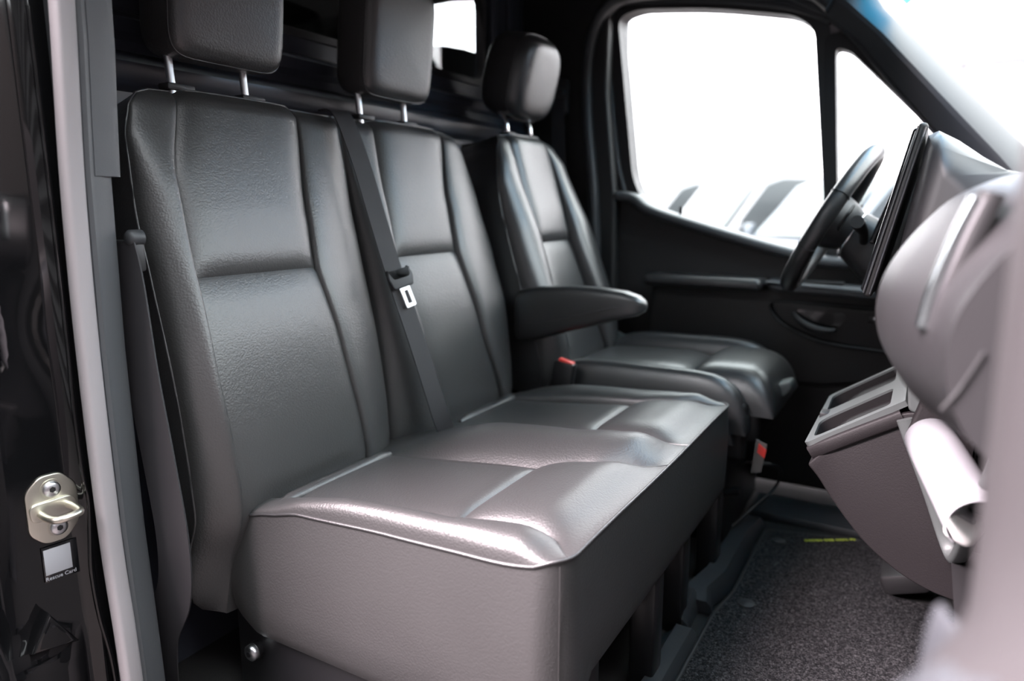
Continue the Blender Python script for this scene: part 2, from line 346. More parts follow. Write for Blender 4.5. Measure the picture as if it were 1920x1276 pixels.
# A pillar far + header
APL = [(.20, .86), (.05, 1.058), (-.10, 1.235), (-.235, 1.398), (-.315, 1.468), (-.44, 1.53), (-.60, 1.56)]
APU = [(.42, .86), (.235, 1.06), (.075, 1.23), (-.085, 1.40), (-.158, 1.478), (-.25, 1.62), (-.45, 1.66)]
ap = struct(loft('trim_1', [[(lerp(l[0], u[0], k_), y, lerp(l[1], u[1], k_)) for k_, y in ((0, 2.47), (0, 2.392), (.06, 2.372), (.42, 2.338), (.52, 2.336), (.62, 2.345), (.95, 2.40), (1, 2.42), (1, 2.47))] for l, u in zip(APL, APU)], PLASTIC_G, sharp=25), 'charcoal trim of the far windscreen pillar')
tube('pillar_edge_seal', catmull([(x, 2.384, z) for x, z in APL], 6), .005, PLASTIC_G, ap, n=8)
# windscreen
ws_a, ws_b = (.40, .93), (-.20, 1.575)
ND = Vector((ws_b[0] - ws_a[0], 0, ws_b[1] - ws_a[1]))
def wsp(t, y): bow = .20 * (1 - ((y - 1.54) / .9) ** 2); return (ws_a[0] + ND.x * t + bow * .8, y, ws_a[1] + ND.z * t + bow * .5 * 0)
ys = [.60 + (2.42 - .60) * i / 16 for i in range(17)]
def sheet(name, t0, t1, m_, parent=None, nt=8):
    V = [wsp(lerp(t0, t1, j / nt), y) for j in range(nt + 1) for y in ys]; n = len(ys)
    F = [(j * n + i, j * n + i + 1, (j + 1) * n + i + 1, (j + 1) * n + i) for j in range(nt) for i in range(n - 1)]
    return obj(name, V, F, m_, parent)
w2 = struct(sheet('window_2', 0, .86, GLASS), 'windscreen glass above the dashboard')
lab(sheet('shade_band', .86, 1.0, GLASSBLUE, w2, 3), 'blue tinted sun band along the top of the windscreen')
# near A pillar (out of frame on the right, above the open door)
struct(loft('trim_2', [[(x + a, y, z + c) for (a, y, c) in ((0, .52, 0), (0, .62, 0), (.12, .64, .05), (.13, .52, .05))] for x, z in ((.40, .86), (.33, 1.02), (.17, 1.185), (.05, 1.305), (-.06, 1.405), (-.18, 1.50), (-.28, 1.56))], PLASTIC_G), 'charcoal trim of the near windscreen pillar')
struct(box('wall_front_cab', (.49, 1.5, .42), (.04, 2.0, 1.0), CARPETBLK, None, 0), 'black firewall lining below the dashboard')
struct(prism('trim_8', [(.12, -.10), (.50, -.10), (.50, .93), (.20, .93), (.13, .60)], 'Y', .56, .64, PLASTIC, None, bev=.01), 'black kick panel below the near windscreen pillar')
struct(prism('trim_9', [(.10, -.10), (.50, -.10), (.50, .93), (.20, .93)], 'Y', 2.38, 2.54, PLASTIC, None, bev=.01), 'black kick panel in the far footwell')
# ---- near side: door pillar with black painted jamb, seal, trim
JA, JB = Vector((-1.128, .592, 0)), Vector((-1.150, .43, 0)); JT = (JB - JA).normalized(); JN = Vector((-JT.y, JT.x, 0))
if JN.x < 0: JN = -JN
def jp(t, n, z): q = JA + JT * t + JN * n; return Vector((q.x, q.y, z))
JL = (JB - JA).length
def jsec(z):
    deep = ss((z - .22) / .06)          # below this the jamb steps out over the sill
    hump = math.exp(-((z - .74) / .07) ** 2) * .010
    P = []
    for t, n in ((-.03, -.02), (-.004, -.004), (.002, .002), (.006, .003), (.010, .0), (.015, -.006), (.03, -.008), (.065, -.008), (.10, -.008), (.125, -.006), (.138, .002), (.150, .012), (.158, .015), (.166, .010)):
        nn = n + (.022 * (1 - deep) if t > .03 else 0) + (hump * math.sin(t * 60) if .03 < t < .14 else 0)
        q = jp(t, nn, z); P.append(q)
    P += [Vector((-1.165, .416, z)), Vector((-1.21, .408, z)), Vector((-1.8, .40, z)), Vector((-1.8, .645, z)), Vector((-1.14, .645, z))]
    return P
zs = [-.45, -.1, .05, .12] + [.2 + .02 * i for i in range(8)] + [.40, .5, .58] + [.62 + .02 * i for i in range(13)] + [.95, 1.1, 1.3, 1.5, 1.75]
jamb = struct(loft('wall_left', [jsec(z) for z in zs], PAINT, sharp=60), 'glossy black painted door jamb of the near pillar')
tube('jamb_bead', catmull([jp(.006 + dx, .004, z) for z, dx in ((1.2, 0), (.75, 0), (.62, .002), (.50, .0), (.46, -.004), (.40, .0), (.34, .004), (.26, .0), (.16, -.012), (.0, -.016))], 6), .004, PAINT, jamb)
prism('jamb_gusset', [(.55, .235), (.48, .25), (.51, .305)], 'X', -1.16, -1.118, PAINT, jamb, bev=.008)
seal_path = catmull([(-1.060, .597, -.5), (-1.070, .597, .12), (-1.088, .597, .4), (-1.093, .597, .7), (-1.085, .597, .95), (-1.062, .597, 1.2), (-1.050, .597, 1.42), (-1.03, .60, 1.54), (-.9, .60, 1.585), (-.5, .60, 1.57), (-.36, .595, 1.52)], 8)
struct(tube('trim_3', seal_path, .02, RUBBER, None, flat=(.0145, .0145), n=16), 'grey rubber door seal running up the near pillar')
def trsec(z, pts):
    dx = interp([(-.3, .024), (.12, .02), (.4, .004), (.7, 0.), (.95, .008), (1.2, .03), (1.45, .042)], z); return [(x + dx, y, z) for x, y in pts]
tz = [-.3, .1, .25, .4, .55, .7, .83, .967]
tz2 = [.967, 1.05, 1.15, 1.25, 1.4, 1.66]
TP = [(-1.102, .606), (-1.096, .611), (-1.086, .613), (-1.082, .618), (-1.085, .625), (-1.088, .648), (-1.094, .656), (-1.108, .658), (-1.22, .658), (-1.22, .62)]
tube_in = struct(loft('trim_4', [trsec(z, TP) for z in tz + tz2[1:]], TRIMG), 'charcoal grained inner trim beside the near door seal')
loft('trim_cover', [trsec(z, [(-1.084, .626), (-1.083, .655), (-1.090, .668), (-1.105, .669), (-1.14, .669), (-1.12, .63)]) for z in tz2], TRIMG, tube_in)
struct(box('trim_5', (-.45, .60, -.16), (1.35, .22, .26), PLASTIC, None, .03), 'black plastic entry sill under the near door')

# ---- opened near door: only its hinge end shows at the right edge
DA, DB = Vector((.022, .43, 0)), Vector((.34, -.58, 0)); DT = (DB - DA).normalized(); DN = Vector((DT.y, -DT.x, 0))
if DN.x > 0: DN = -DN
def dp(t, n, z): q = DA + DT * t + DN * n; return Vector((q.x, q.y, z))
DOORG = mat('light_grey_door_trim', (.034, .031, .0325), .55, bump=('noise', 700, .2, .0004))
def dsec(t):
    e = ss(t / .05)
    bul = .115 * ss((t - .02) / .12)
    P = []
    for z, n in ((.05, .0), (.20, .4), (.45, .95), (.60, 1.0), (.68, .86), (.725, .5), (.755, .12), (.79, 0), (.90, -.02), (1.08, -.05), (1.16, -.12)):
        lean = (1.03 - z) * .10 if z > .7 else .033
        q = dp(t, n * bul - .014 * (1 - e), z); q.x += lean * .1 + .0; P.append(q + Vector((max(0., .33 * .1), 0, 0)) * 0)
    return P + [dp(t, -.12, 1.16), dp(t, -.12, .05)]
def asec(t):
    k_ = ss((t - .01) / .13); w = .086 * k_ + .008
    return [dp(t, w * c - .004, .640 + sn * (.108 * (.6 + .4 * k_) if sn > 0 else .10)) for c, sn in [(abs(math.cos(a)) ** .8, math.copysign(abs(math.sin(a)) ** .9, math.sin(a))) for a in [-math.pi / 2 + math.pi * i / 16 for i in range(17)]]]
door2 = struct(loft('door_2', [dsec(t) for t in (0, .012, .025, .04, .06, .09, .12, .16, .22, .35, .6, 1.0)], DOORG), 'opened near door, light grey inner trim at the right edge')

loft('door_armrest', [asec(t) for t in (0, .012, .03, .05, .075, .1, .13, .17, .22, .35, .6, .9)], mat('pale_grey_armrest', (.036, .038, .043), .5), door2, sharp=60)
# ================================================================== SEATS
def seat_back(parent, P, name='backrest'):
    """path: list (x,z) of the padding face from bottom to top; curves give y of outer edges and seams by z"""
    path = catmull([(x, 0, z) for x, z in P['path']], 10)
    L = [0]
    for a, c in zip(path, path[1:]): L.append(L[-1] + (c - a).length)
    tot = L[-1]
    def pos(s):
        d = s * tot
        for i in range(len(L) - 1):
            if d <= L[i + 1] + 1e-9:
                t = (d - L[i]) / (L[i + 1] - L[i]); p = path[i].lerp(path[i + 1], t); tg = (path[i + 1] - path[i]).normalized(); break
        return p, Vector((tg.z, 0, -tg.x))
    zseam = P['zseam']; sse = min((abs(pos(i / 400)[0].z - zseam), i / 400) for i in range(401))[1]
    svals = [i / 26 * sse for i in range(27)] ; svals[-2] = sse - .012
    hi = [sse + (1 - sse) * i / 26 for i in range(27)]; hi[1] = sse + .006
    rows = [(s, 0.) for s in svals] + [(s, 0.) for s in hi[1:]]
    nseam = len(svals) - 1
    rows = sorted(set(rows)); nseam = [i for i, r in enumerate(rows) if abs(r[0] - sse) < 1e-6][0]
    nfront = len(rows) - 1
    R = P.get('rtop', .022)
    rows += [(1.0, k_) for k_ in (.12, .35, .7, 1.0)]
    T = P['T']; HL, HR = P['HL'], P['HR']; dO = P['dO']
    nb, ni, nsd = 14, 22, 4
    grid = []
    for (s, kk) in rows:
        p, n = pos(s); z = p.z
        yL, ySL, ySR, yR = [interp(P[c], z) for c in ('yL', 'ySL', 'ySR', 'yR')]
        top = ss((s - .965) / .035); topd = -.018 * top ** 2
        low = ss(s / P.get('slow', .06))
        do = interp(dO, z)
        hl = interp(HL, z); hr = interp(HR, z)
        row = []
        def add(y, d):
            dd = d if kk == 0 else lerp(d, -T, kk)
            q = p + n * dd; q.y = y
            if kk > 0: q.z = lerp(q.z, p.z - .02, kk * .6)
            row.append(q)
        for i in range(nsd): add(yL + .0, lerp(-T, do, i / nsd))
        for i in range(nb):
            t = i / nb; y = yL + (ySL - yL) * (.5 - .5 * math.cos(math.pi * t)) ** .9
            add(y, lerp(do, 0, ss(t)) + hl * (math.sin(math.pi * t ** .85) ** .8 if 0 < t < 1 else 0) + topd)
        for i in range(ni + 1):
            t = i / ni; t2 = .5 - .5 * math.cos(math.pi * t) if i not in (0, ni) else t
            t2 = lerp(t, t2, .6); y = lerp(ySL, ySR, t2); a = abs(2 * t2 - 1)
            pil = P['pil'] * (1 - a ** 5)
            ds = s - sse
            if ds > 0: h = .011 * (1 - math.exp(-ds / .016)) * (1 - a ** 10)
            else: h = .0045 * (1 - math.exp(ds / .010)) - .001
            add(y, pil * (.35 + .65 * min(1, abs(ds) / .12)) + h - .002 + topd)
        for i in range(1, nb + 1):
            t = i / nb; u = 1 - t; y = yR + (ySR - yR) * (.5 - .5 * math.cos(math.pi * u)) ** .9
            add(y, lerp(0, do, ss(t)) + hr * (math.sin(math.pi * u ** .85) ** .8 if 0 < u < 1 else 0) + topd)
        for i in range(1, nsd + 1): add(yR, lerp(do, -T, i / nsd))
        grid.append(row)
    m = len(grid[0]); V = [v for r in grid for v in r]
    c0, c1, c2, c3 = nsd, nsd + nb, nsd + nb + ni, nsd + nb + ni + nb
    reg = {'side': [], 'bl': [], 'up': [], 'lo': [], 'br': [], 'top': []}
    for i in range(len(grid) - 1):
        for j in range(m - 1):
            f = (i * m + j, i * m + j + 1, (i + 1) * m + j + 1, (i + 1) * m + j)
            if i >= nfront: k_ = 'top'
            elif j < c0 or j >= c3: k_ = 'side'
            elif j < c1: k_ = 'bl'
            elif j >= c2: k_ = 'br'
            else: k_ = 'up' if i >= nseam else 'lo'
            reg[k_].append(f)
    def sub(nm, faces, mt, par):
        used = sorted({i for f in faces for i in f}); mp = {a: b_ for b_, a in enumerate(used)}
        return obj(nm, [V[i] for i in used], [tuple(mp[i] for i in f) for f in faces], mt, par, sharp=None, recalc=False)
    # shell: sides, top and back in one mesh
    back = [(i * m, (i + 1) * m, (i + 1) * m + m - 1, i * m + m - 1) for i in range(len(grid) - 1)]
    root = sub(name, reg['side'] + reg['top'] + back, P.get('shellmat', LEATHER), parent)
    root.data.set_sharp_from_angle(angle=math.radians(40))
    lm = P.get('mat', LEATHER)
    sub('bolster', reg['bl'], lm, root); sub('bolster', reg['br'], lm, root)
    sub('upper_panel', reg['up'], lm, root); sub('lower_panel', reg['lo'], lm, root)
    # piping along the outer edge and stitched seams
    edge = [grid[i][c0] for i in range(2, nfront + 1)] + [grid[nfront][j] for j in range(c0, c3 + 1, 3)] + [grid[i][c3] for i in range(nfront, 1, -1)]
    tube('piping', edge, .0022, P.get('pipe', LEATHER_S), root, n=6)
    tube('stitched_seam', [grid[nseam][j] + Vector((.0012, 0, -.004)) for j in range(c1 + 1, c2)], .0012, THREAD, root, n=5)
    return root

def headrest(parent, c, size, e, mt, tilt, name='headrest', seam=.25):
    """rounded cushion split in a front face and a side gusset; c = centre, size=(thick,width,height)"""
    nu, nv = 40, 28; V = []; F1 = []; F2 = []
    def sp(v, p): return math.copysign(abs(v) ** p, v)
    rot = Matrix.Rotation(tilt, 3, 'Y')
    for i in range(nv + 1):
        a = math.pi * i / nv - math.pi / 2      # along thickness axis
        for j in range(nu):
            b_ = 2 * math.pi * j / nu
            ca, sa = math.cos(a), math.sin(a)
            r = abs(ca) ** e[0]
            yy = r * sp(math.cos(b_), e[1]); zz_ = r * sp(math.sin(b_), e[1])
            if len(e) > 2 and zz_ > 0: yy *= 1 - e[2] * zz_ ** 2
            if len(e) > 3: yy *= 1 - e[3] * max(0, -zz_) ** 2
            xx = sp(sa, .75)
            if xx > 0: xx *= 1
            q = rot @ Vector((xx * size[0] / 2, yy * size[1] / 2, zz_ * size[2] / 2)); V.append(Vector(c) + q)
    cut = int(nv * (.5 + seam))
    for i in range(nv):
        for j in range(nu):
            f = (i * nu + j, i * nu + (j + 1) % nu, (i + 1) * nu + (j + 1) % nu, (i + 1) * nu + j)
            (F1 if i >= cut else F2).append(f)
    def sub(nm, faces, par):
        used = sorted({i for f in faces for i in f}); mp = {a: b_ for b_, a in enumerate(used)}
        return obj(nm, [V[i] for i in used], [tuple(mp[i] for i in f) for f in faces], mt, par, sharp=None)
    h = sub(name, F2, parent); sub('front_pad', F1, h)
    tube('piping', [V[cut * nu + j] for j in range(nu)], .0018, LEATHER_S, h, closed=True, n=6)
    return h

# ------------------------------------------------------------------ double passenger bench
bench = tag(empty('passenger_bench', (-.70, 1.24, 0)), 'black leather double passenger bench filling the foreground, two headrests on steel posts', 'seat')
pathP = [(-1.050, .19), (-1.022, .30), (-.978, .42), (-1.012, .66), (-1.075, .88), (-1.148, 1.125)]
b1 = seat_back(bench, dict(path=pathP, zseam=.805, T=.12, pil=.007, slow=.05,
    yL=[(.19, .745), (.22, .722), (.27, .712), (.9, .712), (1.04, .716), (1.09, .733), (1.115, .756), (1.125, .785)],
    ySL=[(.19, .768), (.42, .764), (.65, .754), (.82, .762), (.97, .774), (1.12, .822)],
    ySR=[(.19, 1.08), (.405, 1.078), (.655, 1.052), (.80, 1.034), (.91, 1.050), (1.12, 1.094)],
    yR=[(.19, 1.208), (.5, 1.209), (1.12, 1.212)],
    HL=[(.19, .0), (.35, .010), (.6, .032), (.95, .028), (1.08, .012), (1.125, .0)], HR=[(.19, .02), (.5, .028), (.9, .026), (1.08, .010), (1.125, 0)],
    dO=[(.19, -.035), (.45, -.058), (.7, -.05), (.9, -.036), (1.06, -.012), (1.125, -.004)]))
b2 = seat_back(bench, dict(path=pathP, zseam=.808, T=.12, pil=.007,
    yL=[(.19, 1.214), (.5, 1.214), (1.12, 1.217)],
    ySL=[(.19, 1.39), (.385, 1.387), (.60, 1.325), (.80, 1.288), (.95, 1.298), (1.12, 1.325)],
    ySR=[(.19, 1.63), (.385, 1.625), (.60, 1.565), (.81, 1.53), (.95, 1.548), (1.12, 1.602)],
    yR=[(.19, 1.70), (.30, 1.735), (.395, 1.742), (.665, 1.765), (.80, 1.752), (.935, 1.728), (1.06, 1.695), (1.11, 1.668), (1.125, 1.645)],
    HL=[(.19, .02), (.5, .028), (.9, .026), (1.08, .010), (1.125, 0)], HR=[(.19, .03), (.5, .040), (.9, .034), (1.08, .012), (1.125, 0)],
    dO=[(.19, -.05), (.45, -.06), (.7, -.05), (.9, -.036), (1.06, -.012), (1.125, -.004)]))
# headrests
h1 = headrest(bench, (-1.155, .925, 1.305), (.115, .250, .262), (.16, .28), LEATHER, math.radians(6), seam=.21)
h2 = headrest(bench, (-1.155, 1.405, 1.310), (.115, .250, .270), (.16, .28), LEATHER, math.radians(6), seam=.21)
for h, yy in ((h1, (.829, .986)), (h2, (1.311, 1.475))):
    for y in yy:
        tube('post', [(-1.163, y, 1.10), (-1.172, y, 1.20)], .0072, SATIN, h, n=14)
        b = bmesh.new(); bbox(b, (-1.168, y + .012, 1.128), (.03, .055, .012), .004); from_bm('post_guide', b, RUBBERBLK, h)

# cushion
YN, YF, XF, XR = .778, 1.706, -.371, -1.03
yc = {'a': [(-1.03, .830), (-.85, .825), (-.58, .828), (-.47, .850), (-.42, .846), (-.371, .800)],
      'b': [(-1.03, 1.10), (-.86, 1.105), (-.58, 1.118), (-.50, 1.150), (-.42, 1.195), (-.371, 1.225)],
      'c': [(-1.03, 1.32), (-.86, 1.345), (-.58, 1.338), (-.5, 1.338), (-.42, 1.345), (-.371, 1.350)],
      'd': [(-1.03, 1.60), (-.86, 1.608), (-.58, 1.612), (-.50, 1.630), (-.42, 1.66), (-.371, 1.688)]}
def ztop(x): return interp([(-1.03, .395), (-.90, .418), (-.60, .440), (-.50, .449), (-.42, .452), (-.371, .448)], x)   # seam / insert base level
def zseamside(x): return interp([(-1.03, .372), (-.985, .392), (-.936, .404), (-.857, .421), (-.668, .431), (-.50, .436), (-.422, .440), (-.371, .452)], x)
SX = -.583
xs = [XR + (SX - .012 - XR) * i / 26 for i in range(27)] + [SX - .006, SX, SX + .005] + [SX + .012 + (XF - SX - .012) * (i / 22) for i in range(23)]
cols = []      # (segment, t)
for t in [i / 14 for i in range(14)]: cols.append((0, t))
for t in [i / 24 for i in range(24)]: cols.append((1, t))
for t in [i / 18 for i in range(18)]: cols.append((2, t))
for t in [i / 24 for i in range(24)]: cols.append((3, t))
for t in [i / 14 for i in range(15)]: cols.append((4, t))
gridc = []
for x in xs:
    ya, yb, yc_, yd = [interp(yc[k_], x) for k_ in 'abcd']
    B = [YN, ya, yb, yc_, yd, YF]; zb = ztop(x); zs_ = zseamside(x)
    fr = ss((XF - x) / .085)              # 0 at front edge
    rr = ss((x - XR) / .05)
    rf = ss((x + .97) / .22)
    row = []
    for seg, t in cols:
        y0, y1 = B[seg], B[seg + 1]
        if seg in (1, 3):
            tt = lerp(t, .5 - .5 * math.cos(math.pi * t), .6); y = lerp(y0, y1, tt); a = abs(2 * tt - 1)
            h = .008 * (1 - a ** 5)
            d = x - SX
            if d > 0: h += (.020 * (1 - math.exp(-d / .018)) * (1 - a ** 8)) * fr - .012 * (1 - fr) * (1 - fr) * 0
            else: h += -.004 + .016 * math.exp(d / .08) * (1 - a ** 6) * (1 - math.exp(d / .010))
            z = zb + h
        elif seg == 2:
            y = lerp(y0, y1, t); z = zb + (.042 * rf * (.35 + .65 * fr)) * math.sin(math.pi * t) ** .8 if 0 < t < 1 else zb
        else:
            u = t if seg == 0 else 1 - t
            w = (.5 - .5 * math.cos(math.pi * u)) ** .9
            y = (y0 + (y1 - y0) * w) if seg == 0 else (y1 + (y0 - y1) * w)
            z = lerp(zs_, zb, ss(u)) + .034 * rr * (.3 + .7 * rf) * (.25 + .75 * fr) * (math.sin(math.pi * u ** .8) ** .8 if 0 < u < 1 else 0)
        z = lerp(z, .456 + .002 * math.sin(y * 9), (1 - min(1, (XF - x) / .10)) ** 2)
        xx = x; RC = .045
        for (cy, sg) in ((YN + RC, -1), (YF - RC, 1)):      # rounded plan corners
            a_, b_ = (x - (XF - RC)) / RC, (y - cy) * sg / RC
            if a_ > 0 and b_ > 0:
                a2, b2 = a_ * math.sqrt(1 - b_ * b_ / 2), b_ * math.sqrt(1 - a_ * a_ / 2)
                xx = XF - RC + a2 * RC; y = cy + sg * b2 * RC
        row.append(Vector((xx, y, z)))
    gridc.append(row)
mcol = len(cols); Vc = [v for r in gridc for v in r]; iS = xs.index(SX)
regc = {}
for i in range(len(xs) - 1):
    for j in range(mcol - 1):
        s = cols[j][0]; key = ('bolster', s) if s in (0, 2, 4) else (('rear_panel' if i < iS else 'front_panel'), s)
        regc.setdefault(key, []).append((i * mcol + j, (i + 1) * mcol + j, (i + 1) * mcol + j + 1, i * mcol + j + 1))
def subc(nm, faces, mt, par, VV):
    used = sorted({i for f in faces for i in f}); mp = {a: b_ for b_, a in enumerate(used)}
    return obj(nm, [VV[i] for i in used], [tuple(mp[i] for i in f) for f in faces], mt, par, sharp=None, recalc=False)
# skirt: near side, front, far side
loop = [gridc[i][0] for i in range(len(xs))] + [gridc[-1][j] for j in range(1, mcol)] + [gridc[i][-1] for i in range(len(xs) - 2, -1, -1)]
Vs = []; Fs = []; n = len(loop); lv = [0, .03, .12, .3, .5, .7, .88, .97, 1.0]
for p in loop:
    side = p.y < YN + .045 and p.x < XF - .012
    far = p.y > YF - .02
    fx = ss((p.x + .416) / .045)
    zb = lerp(.154, .228, ss((p.y - .822) / .06)) if not far else .23
    if p.y < YN + .02: zb = .154 + .035 * max(0., (-.985 - p.x) / .045) ** 2
    for t in lv:
        q = Vector((p.x, p.y, lerp(p.z, zb, t)))
        bul = math.sin(math.pi * min(1, t)) * .010
        if p.y < YN + .045: q.y -= bul * (1 - fx)
        if far: q.y += bul
        q.x += bul * fx * .5
        if t > .9: q.y += (t - .9) * .12 if p.y < YN + .02 else 0; q.x -= (t - .9) * .1 * fx
        Vs.append(q)
for i in range(n - 1):
    for k_ in range(len(lv) - 1): Fs.append((i * len(lv) + k_, i * len(lv) + k_ + 1, (i + 1) * len(lv) + k_ + 1, (i + 1) * len(lv) + k_))
cush = obj('cushion', Vs, Fs, LEATHER, bench, sharp=None)
for (nm, s), fs in sorted(regc.items()): subc(nm, fs, LEATHER, cush, Vc)
tube('piping', [p + Vector((0, 0, .0005)) for p in loop], .0030, LEATHER_S, cush, n=8)
for s0 in (14, 38, 56, 80):
    tube('stitched_seam', [gridc[i][s0] + Vector((0, 0, .0005)) for i in range(iS, len(xs))], .0012, LEATHER_S, cush, n=5)
tube('stitched_seam', [gridc[-1][0] + Vector((.003, -.004, -.006 - .028 * i)) for i in range(10)], .0008, LEATHER, cush, n=5)
# cushion rear rolls (the fold against the backrest)
for y0, y1 in ((.80, 1.10), (1.36, 1.63)):
    tube('rear_roll', [(-.930 + .02 * math.sin(math.pi * i / 10) * 0, lerp(y0, y1, i / 10), .414) for i in range(11)], [.006] + [.013] * 9 + [.006], LEATHER, cush, n=10)
# base frame, legs, bracket
box('base_frame', (-.70, 1.245, .20), (.58, .88, .05), STEELBLK, bench, .006)
for (x, y) in ((-.415, .93), (-.405, 1.225), (-.415, 1.44), (-.405, 1.69)):
    box('leg', (x, y, .115), (.05, .055, .23), STEELBLK, bench, .006)
for (x, y) in ((-.97, .95), (-.97, 1.6)): box('leg', (x, y, .1), (.06, .10, .2), STEELBLK, bench, .006)
br = box('side_bracket', (-.86, .812, .10), (.42, .012, .20), STEELBLK, bench, .004)
b = bmesh.new(); V_, F_ = [], []
tube('bracket_bolt', [(-1.016, .808, .108), (-1.016, .795, .108)], .017, STEELBLK, br, n=20)
bo = tube('bolt_head', [(-1.016, .795, .108), (-1.016, .787, .108), (-1.016, .784, .108)], [.0155, .0155, .012], ALU, br, n=20)
tube('bolt_socket', [(-1.016, .785, .108), (-1.016, .7825, .108)], .006, STEELBLK, br, n=6)

# middle seat belt lying over the gap between the two backrests
def strap(name, pts, width, mt, parent=None, thick=.0014, wdir=(0, 1, 0)):
    P_ = catmull(pts, 8); V = []; F = []
    for i, p in enumerate(P_):
        t = (P_[min(i + 1, len(P_) - 1)] - P_[max(i - 1, 0)]).normalized(); w = Vector(wdir); w = (w - t * w.dot(t)).normalized(); nn = t.cross(w)
        for a, c in ((-1, -1), (1, -1), (1, 1), (-1, 1)): V.append(p + w * a * width / 2 + nn * c * thick)
    for i in range(len(P_) - 1):
        for k_ in range(4): F.append((i * 4 + k_, i * 4 + (k_ + 1) % 4, (i + 1) * 4 + (k_ + 1) % 4, (i + 1) * 4 + k_))
    F += [(0, 1, 2, 3), tuple(len(V) - 4 + k_ for k_ in range(4))]
    return obj(name, V, F, mt, parent, sharp=30)
belt = tag(empty('seat_belt', (-.93, 1.26, .42)), 'black lap-and-shoulder belt with metal tongue hanging between the two bench backrests', 'seat belt')
strap('webbing', [(-1.165, 1.20, 1.128), (-1.118, 1.200, 1.118), (-1.075, 1.205, 1.02), (-1.040, 1.213, .90), (-1.005, 1.222, .78), (-.960, 1.243, .62), (-.925, 1.262, .48), (-.918, 1.285, .41), (-.93, 1.292, .37)], .046, WEBBING, belt, wdir=(.25, 1, 0))
tg = prism('tongue_grip', rpoly([(-.032, 0), (-.026, -.026), (.024, -.028), (.032, -.002), (.024, .018), (.020, -.004), (-.018, -.002), (-.026, .022)], .006, 4), 'Y', -.006, .006, PLASTIC_G, None, bev=.003)
tl = ring('tongue', rpoly([(-.012, -.024), (.013, -.024), (.013, -.072), (-.012, -.072)], .004), rpoly([(-.0045, -.034), (.0055, -.034), (.0055, -.064), (-.0045, -.064)], .002), 'Y', -.0015, .0015, SATIN)
for o in (tg, tl):
    o.parent = belt
    mw = Matrix.Translation((-.990, 1.222, .775)) @ Matrix.Rotation(math.radians(68), 4, 'Z') @ Matrix.Rotation(math.radians(-12), 4, 'X') @ Matrix.Rotation(math.radians(-16), 4, 'Y')
    o.matrix_parent_inverse = Matrix.Identity(4); o.matrix_basis = Matrix.Translation(-belt.location) @ mw
# outer belt between near pillar and bench
ob = tag(empty('seat_belt', (-1.06, .67, .05)), 'black belt webbing hanging between the near pillar trim and the bench, with its pillar guide', 'seat belt')
strap('webbing', [(-1.105, .668, .865), (-1.090, .668, .80), (-1.075, .668, .66), (-1.050, .668, .50), (-1.035, .668, .38), (-1.05, .672, .28), (-1.10, .675, .19), (-1.12, .68, .08)], .075, WEBBING, ob, wdir=(1, .1, 0))
b = bmesh.new(); bbox(b, (-1.12, .682, .845), (.10, .02, .05), .006); from_bm('belt_guide', b, RUBBERBLK, ob)
tube('guide_bolt', [(-1.078, .69, .874), (-1.078, .672, .874), (-1.078, .667, .874)], [.013, .013, .009], PLASTIC_G, ob, n=20)
# buckle
bk = tag(empty('belt_buckle', (-.84, 1.73, .40)), 'black seat belt buckle with red release button beside the bench and driver seat', 'buckle')
box('buckle_body', (-.832, 1.722, .455), (.060, .032, .105), STEELBLK, bk, .006, rot=Matrix.Rotation(math.radians(8), 3, 'Y'))
box('release_button', (-.822, 1.722, .506), (.044, .020, .012), RED, bk, .003, rot=Matrix.Rotation(math.radians(14), 3, 'Y'))
tube('buckle_stalk', [(-.84, 1.724, .41), (-.86, 1.735, .30)], .012, RUBBERBLK, bk)
# ------------------------------------------------------------------ driver seat
ds = tag(empty('driver_seat', (-.65, 2.0, 0)), 'black leather driver seat by the far door, with one fold-down armrest and a rounded headrest', 'seat')
pathD = [(-.90, .36), (-.885, .46), (-.945, .64), (-1.005, .82), (-1.055, .98), (-1.095, 1.135)]
seat_back(ds, dict(path=pathD, zseam=.818, T=.15, pil=.010, slow=.05, shellmat=LEATHER_S, mat=LEATHER_S,
    yL=[(.36, 1.785), (.6, 1.774), (.85, 1.772), (1.0, 1.775), (1.08, 1.795), (1.12, 1.82), (1.135, 1.84)],
    ySL=[(.36, 1.86), (.6, 1.862), (.82, 1.888), (1.0, 1.872), (1.13, 1.865)],
    ySR=[(.36, 2.14), (.6, 2.135), (.82, 2.112), (1.0, 2.115), (1.13, 2.10)],
    yR=[(.36, 2.24), (.6, 2.275), (.8, 2.27), (.95, 2.235), (1.05, 2.20), (1.11, 2.165), (1.135, 2.135)],
    HL=[(.36, .03), (.6, .055), (.85, .045), (1.05, .022), (1.135, 0)], HR=[(.36, .03), (.6, .07), (.85, .06), (1.05, .028), (1.135, 0)],
    dO=[(.36, -.05), (.6, -.035), (.9, -.025), (1.06, -.01), (1.135, -.004)]))
hd = headrest(ds, (-1.115, 1.99, 1.312), (.155, .262, .25), (.30, .56, .16, .04), LEATHER_S, math.radians(14), seam=.11)
for y in (1.905, 2.05):
    tube('post', catmull([(-1.12, y, 1.10), (-1.118, y, 1.15), (-1.125, y, 1.18), (-1.15, y, 1.215), (-1.155, y, 1.25)], 6), .0065, CHROME, hd, n=12)
    box('post_guide', (-1.118, y + .004, 1.137), (.035, .045, .014), PLASTIC_G, hd, .005)
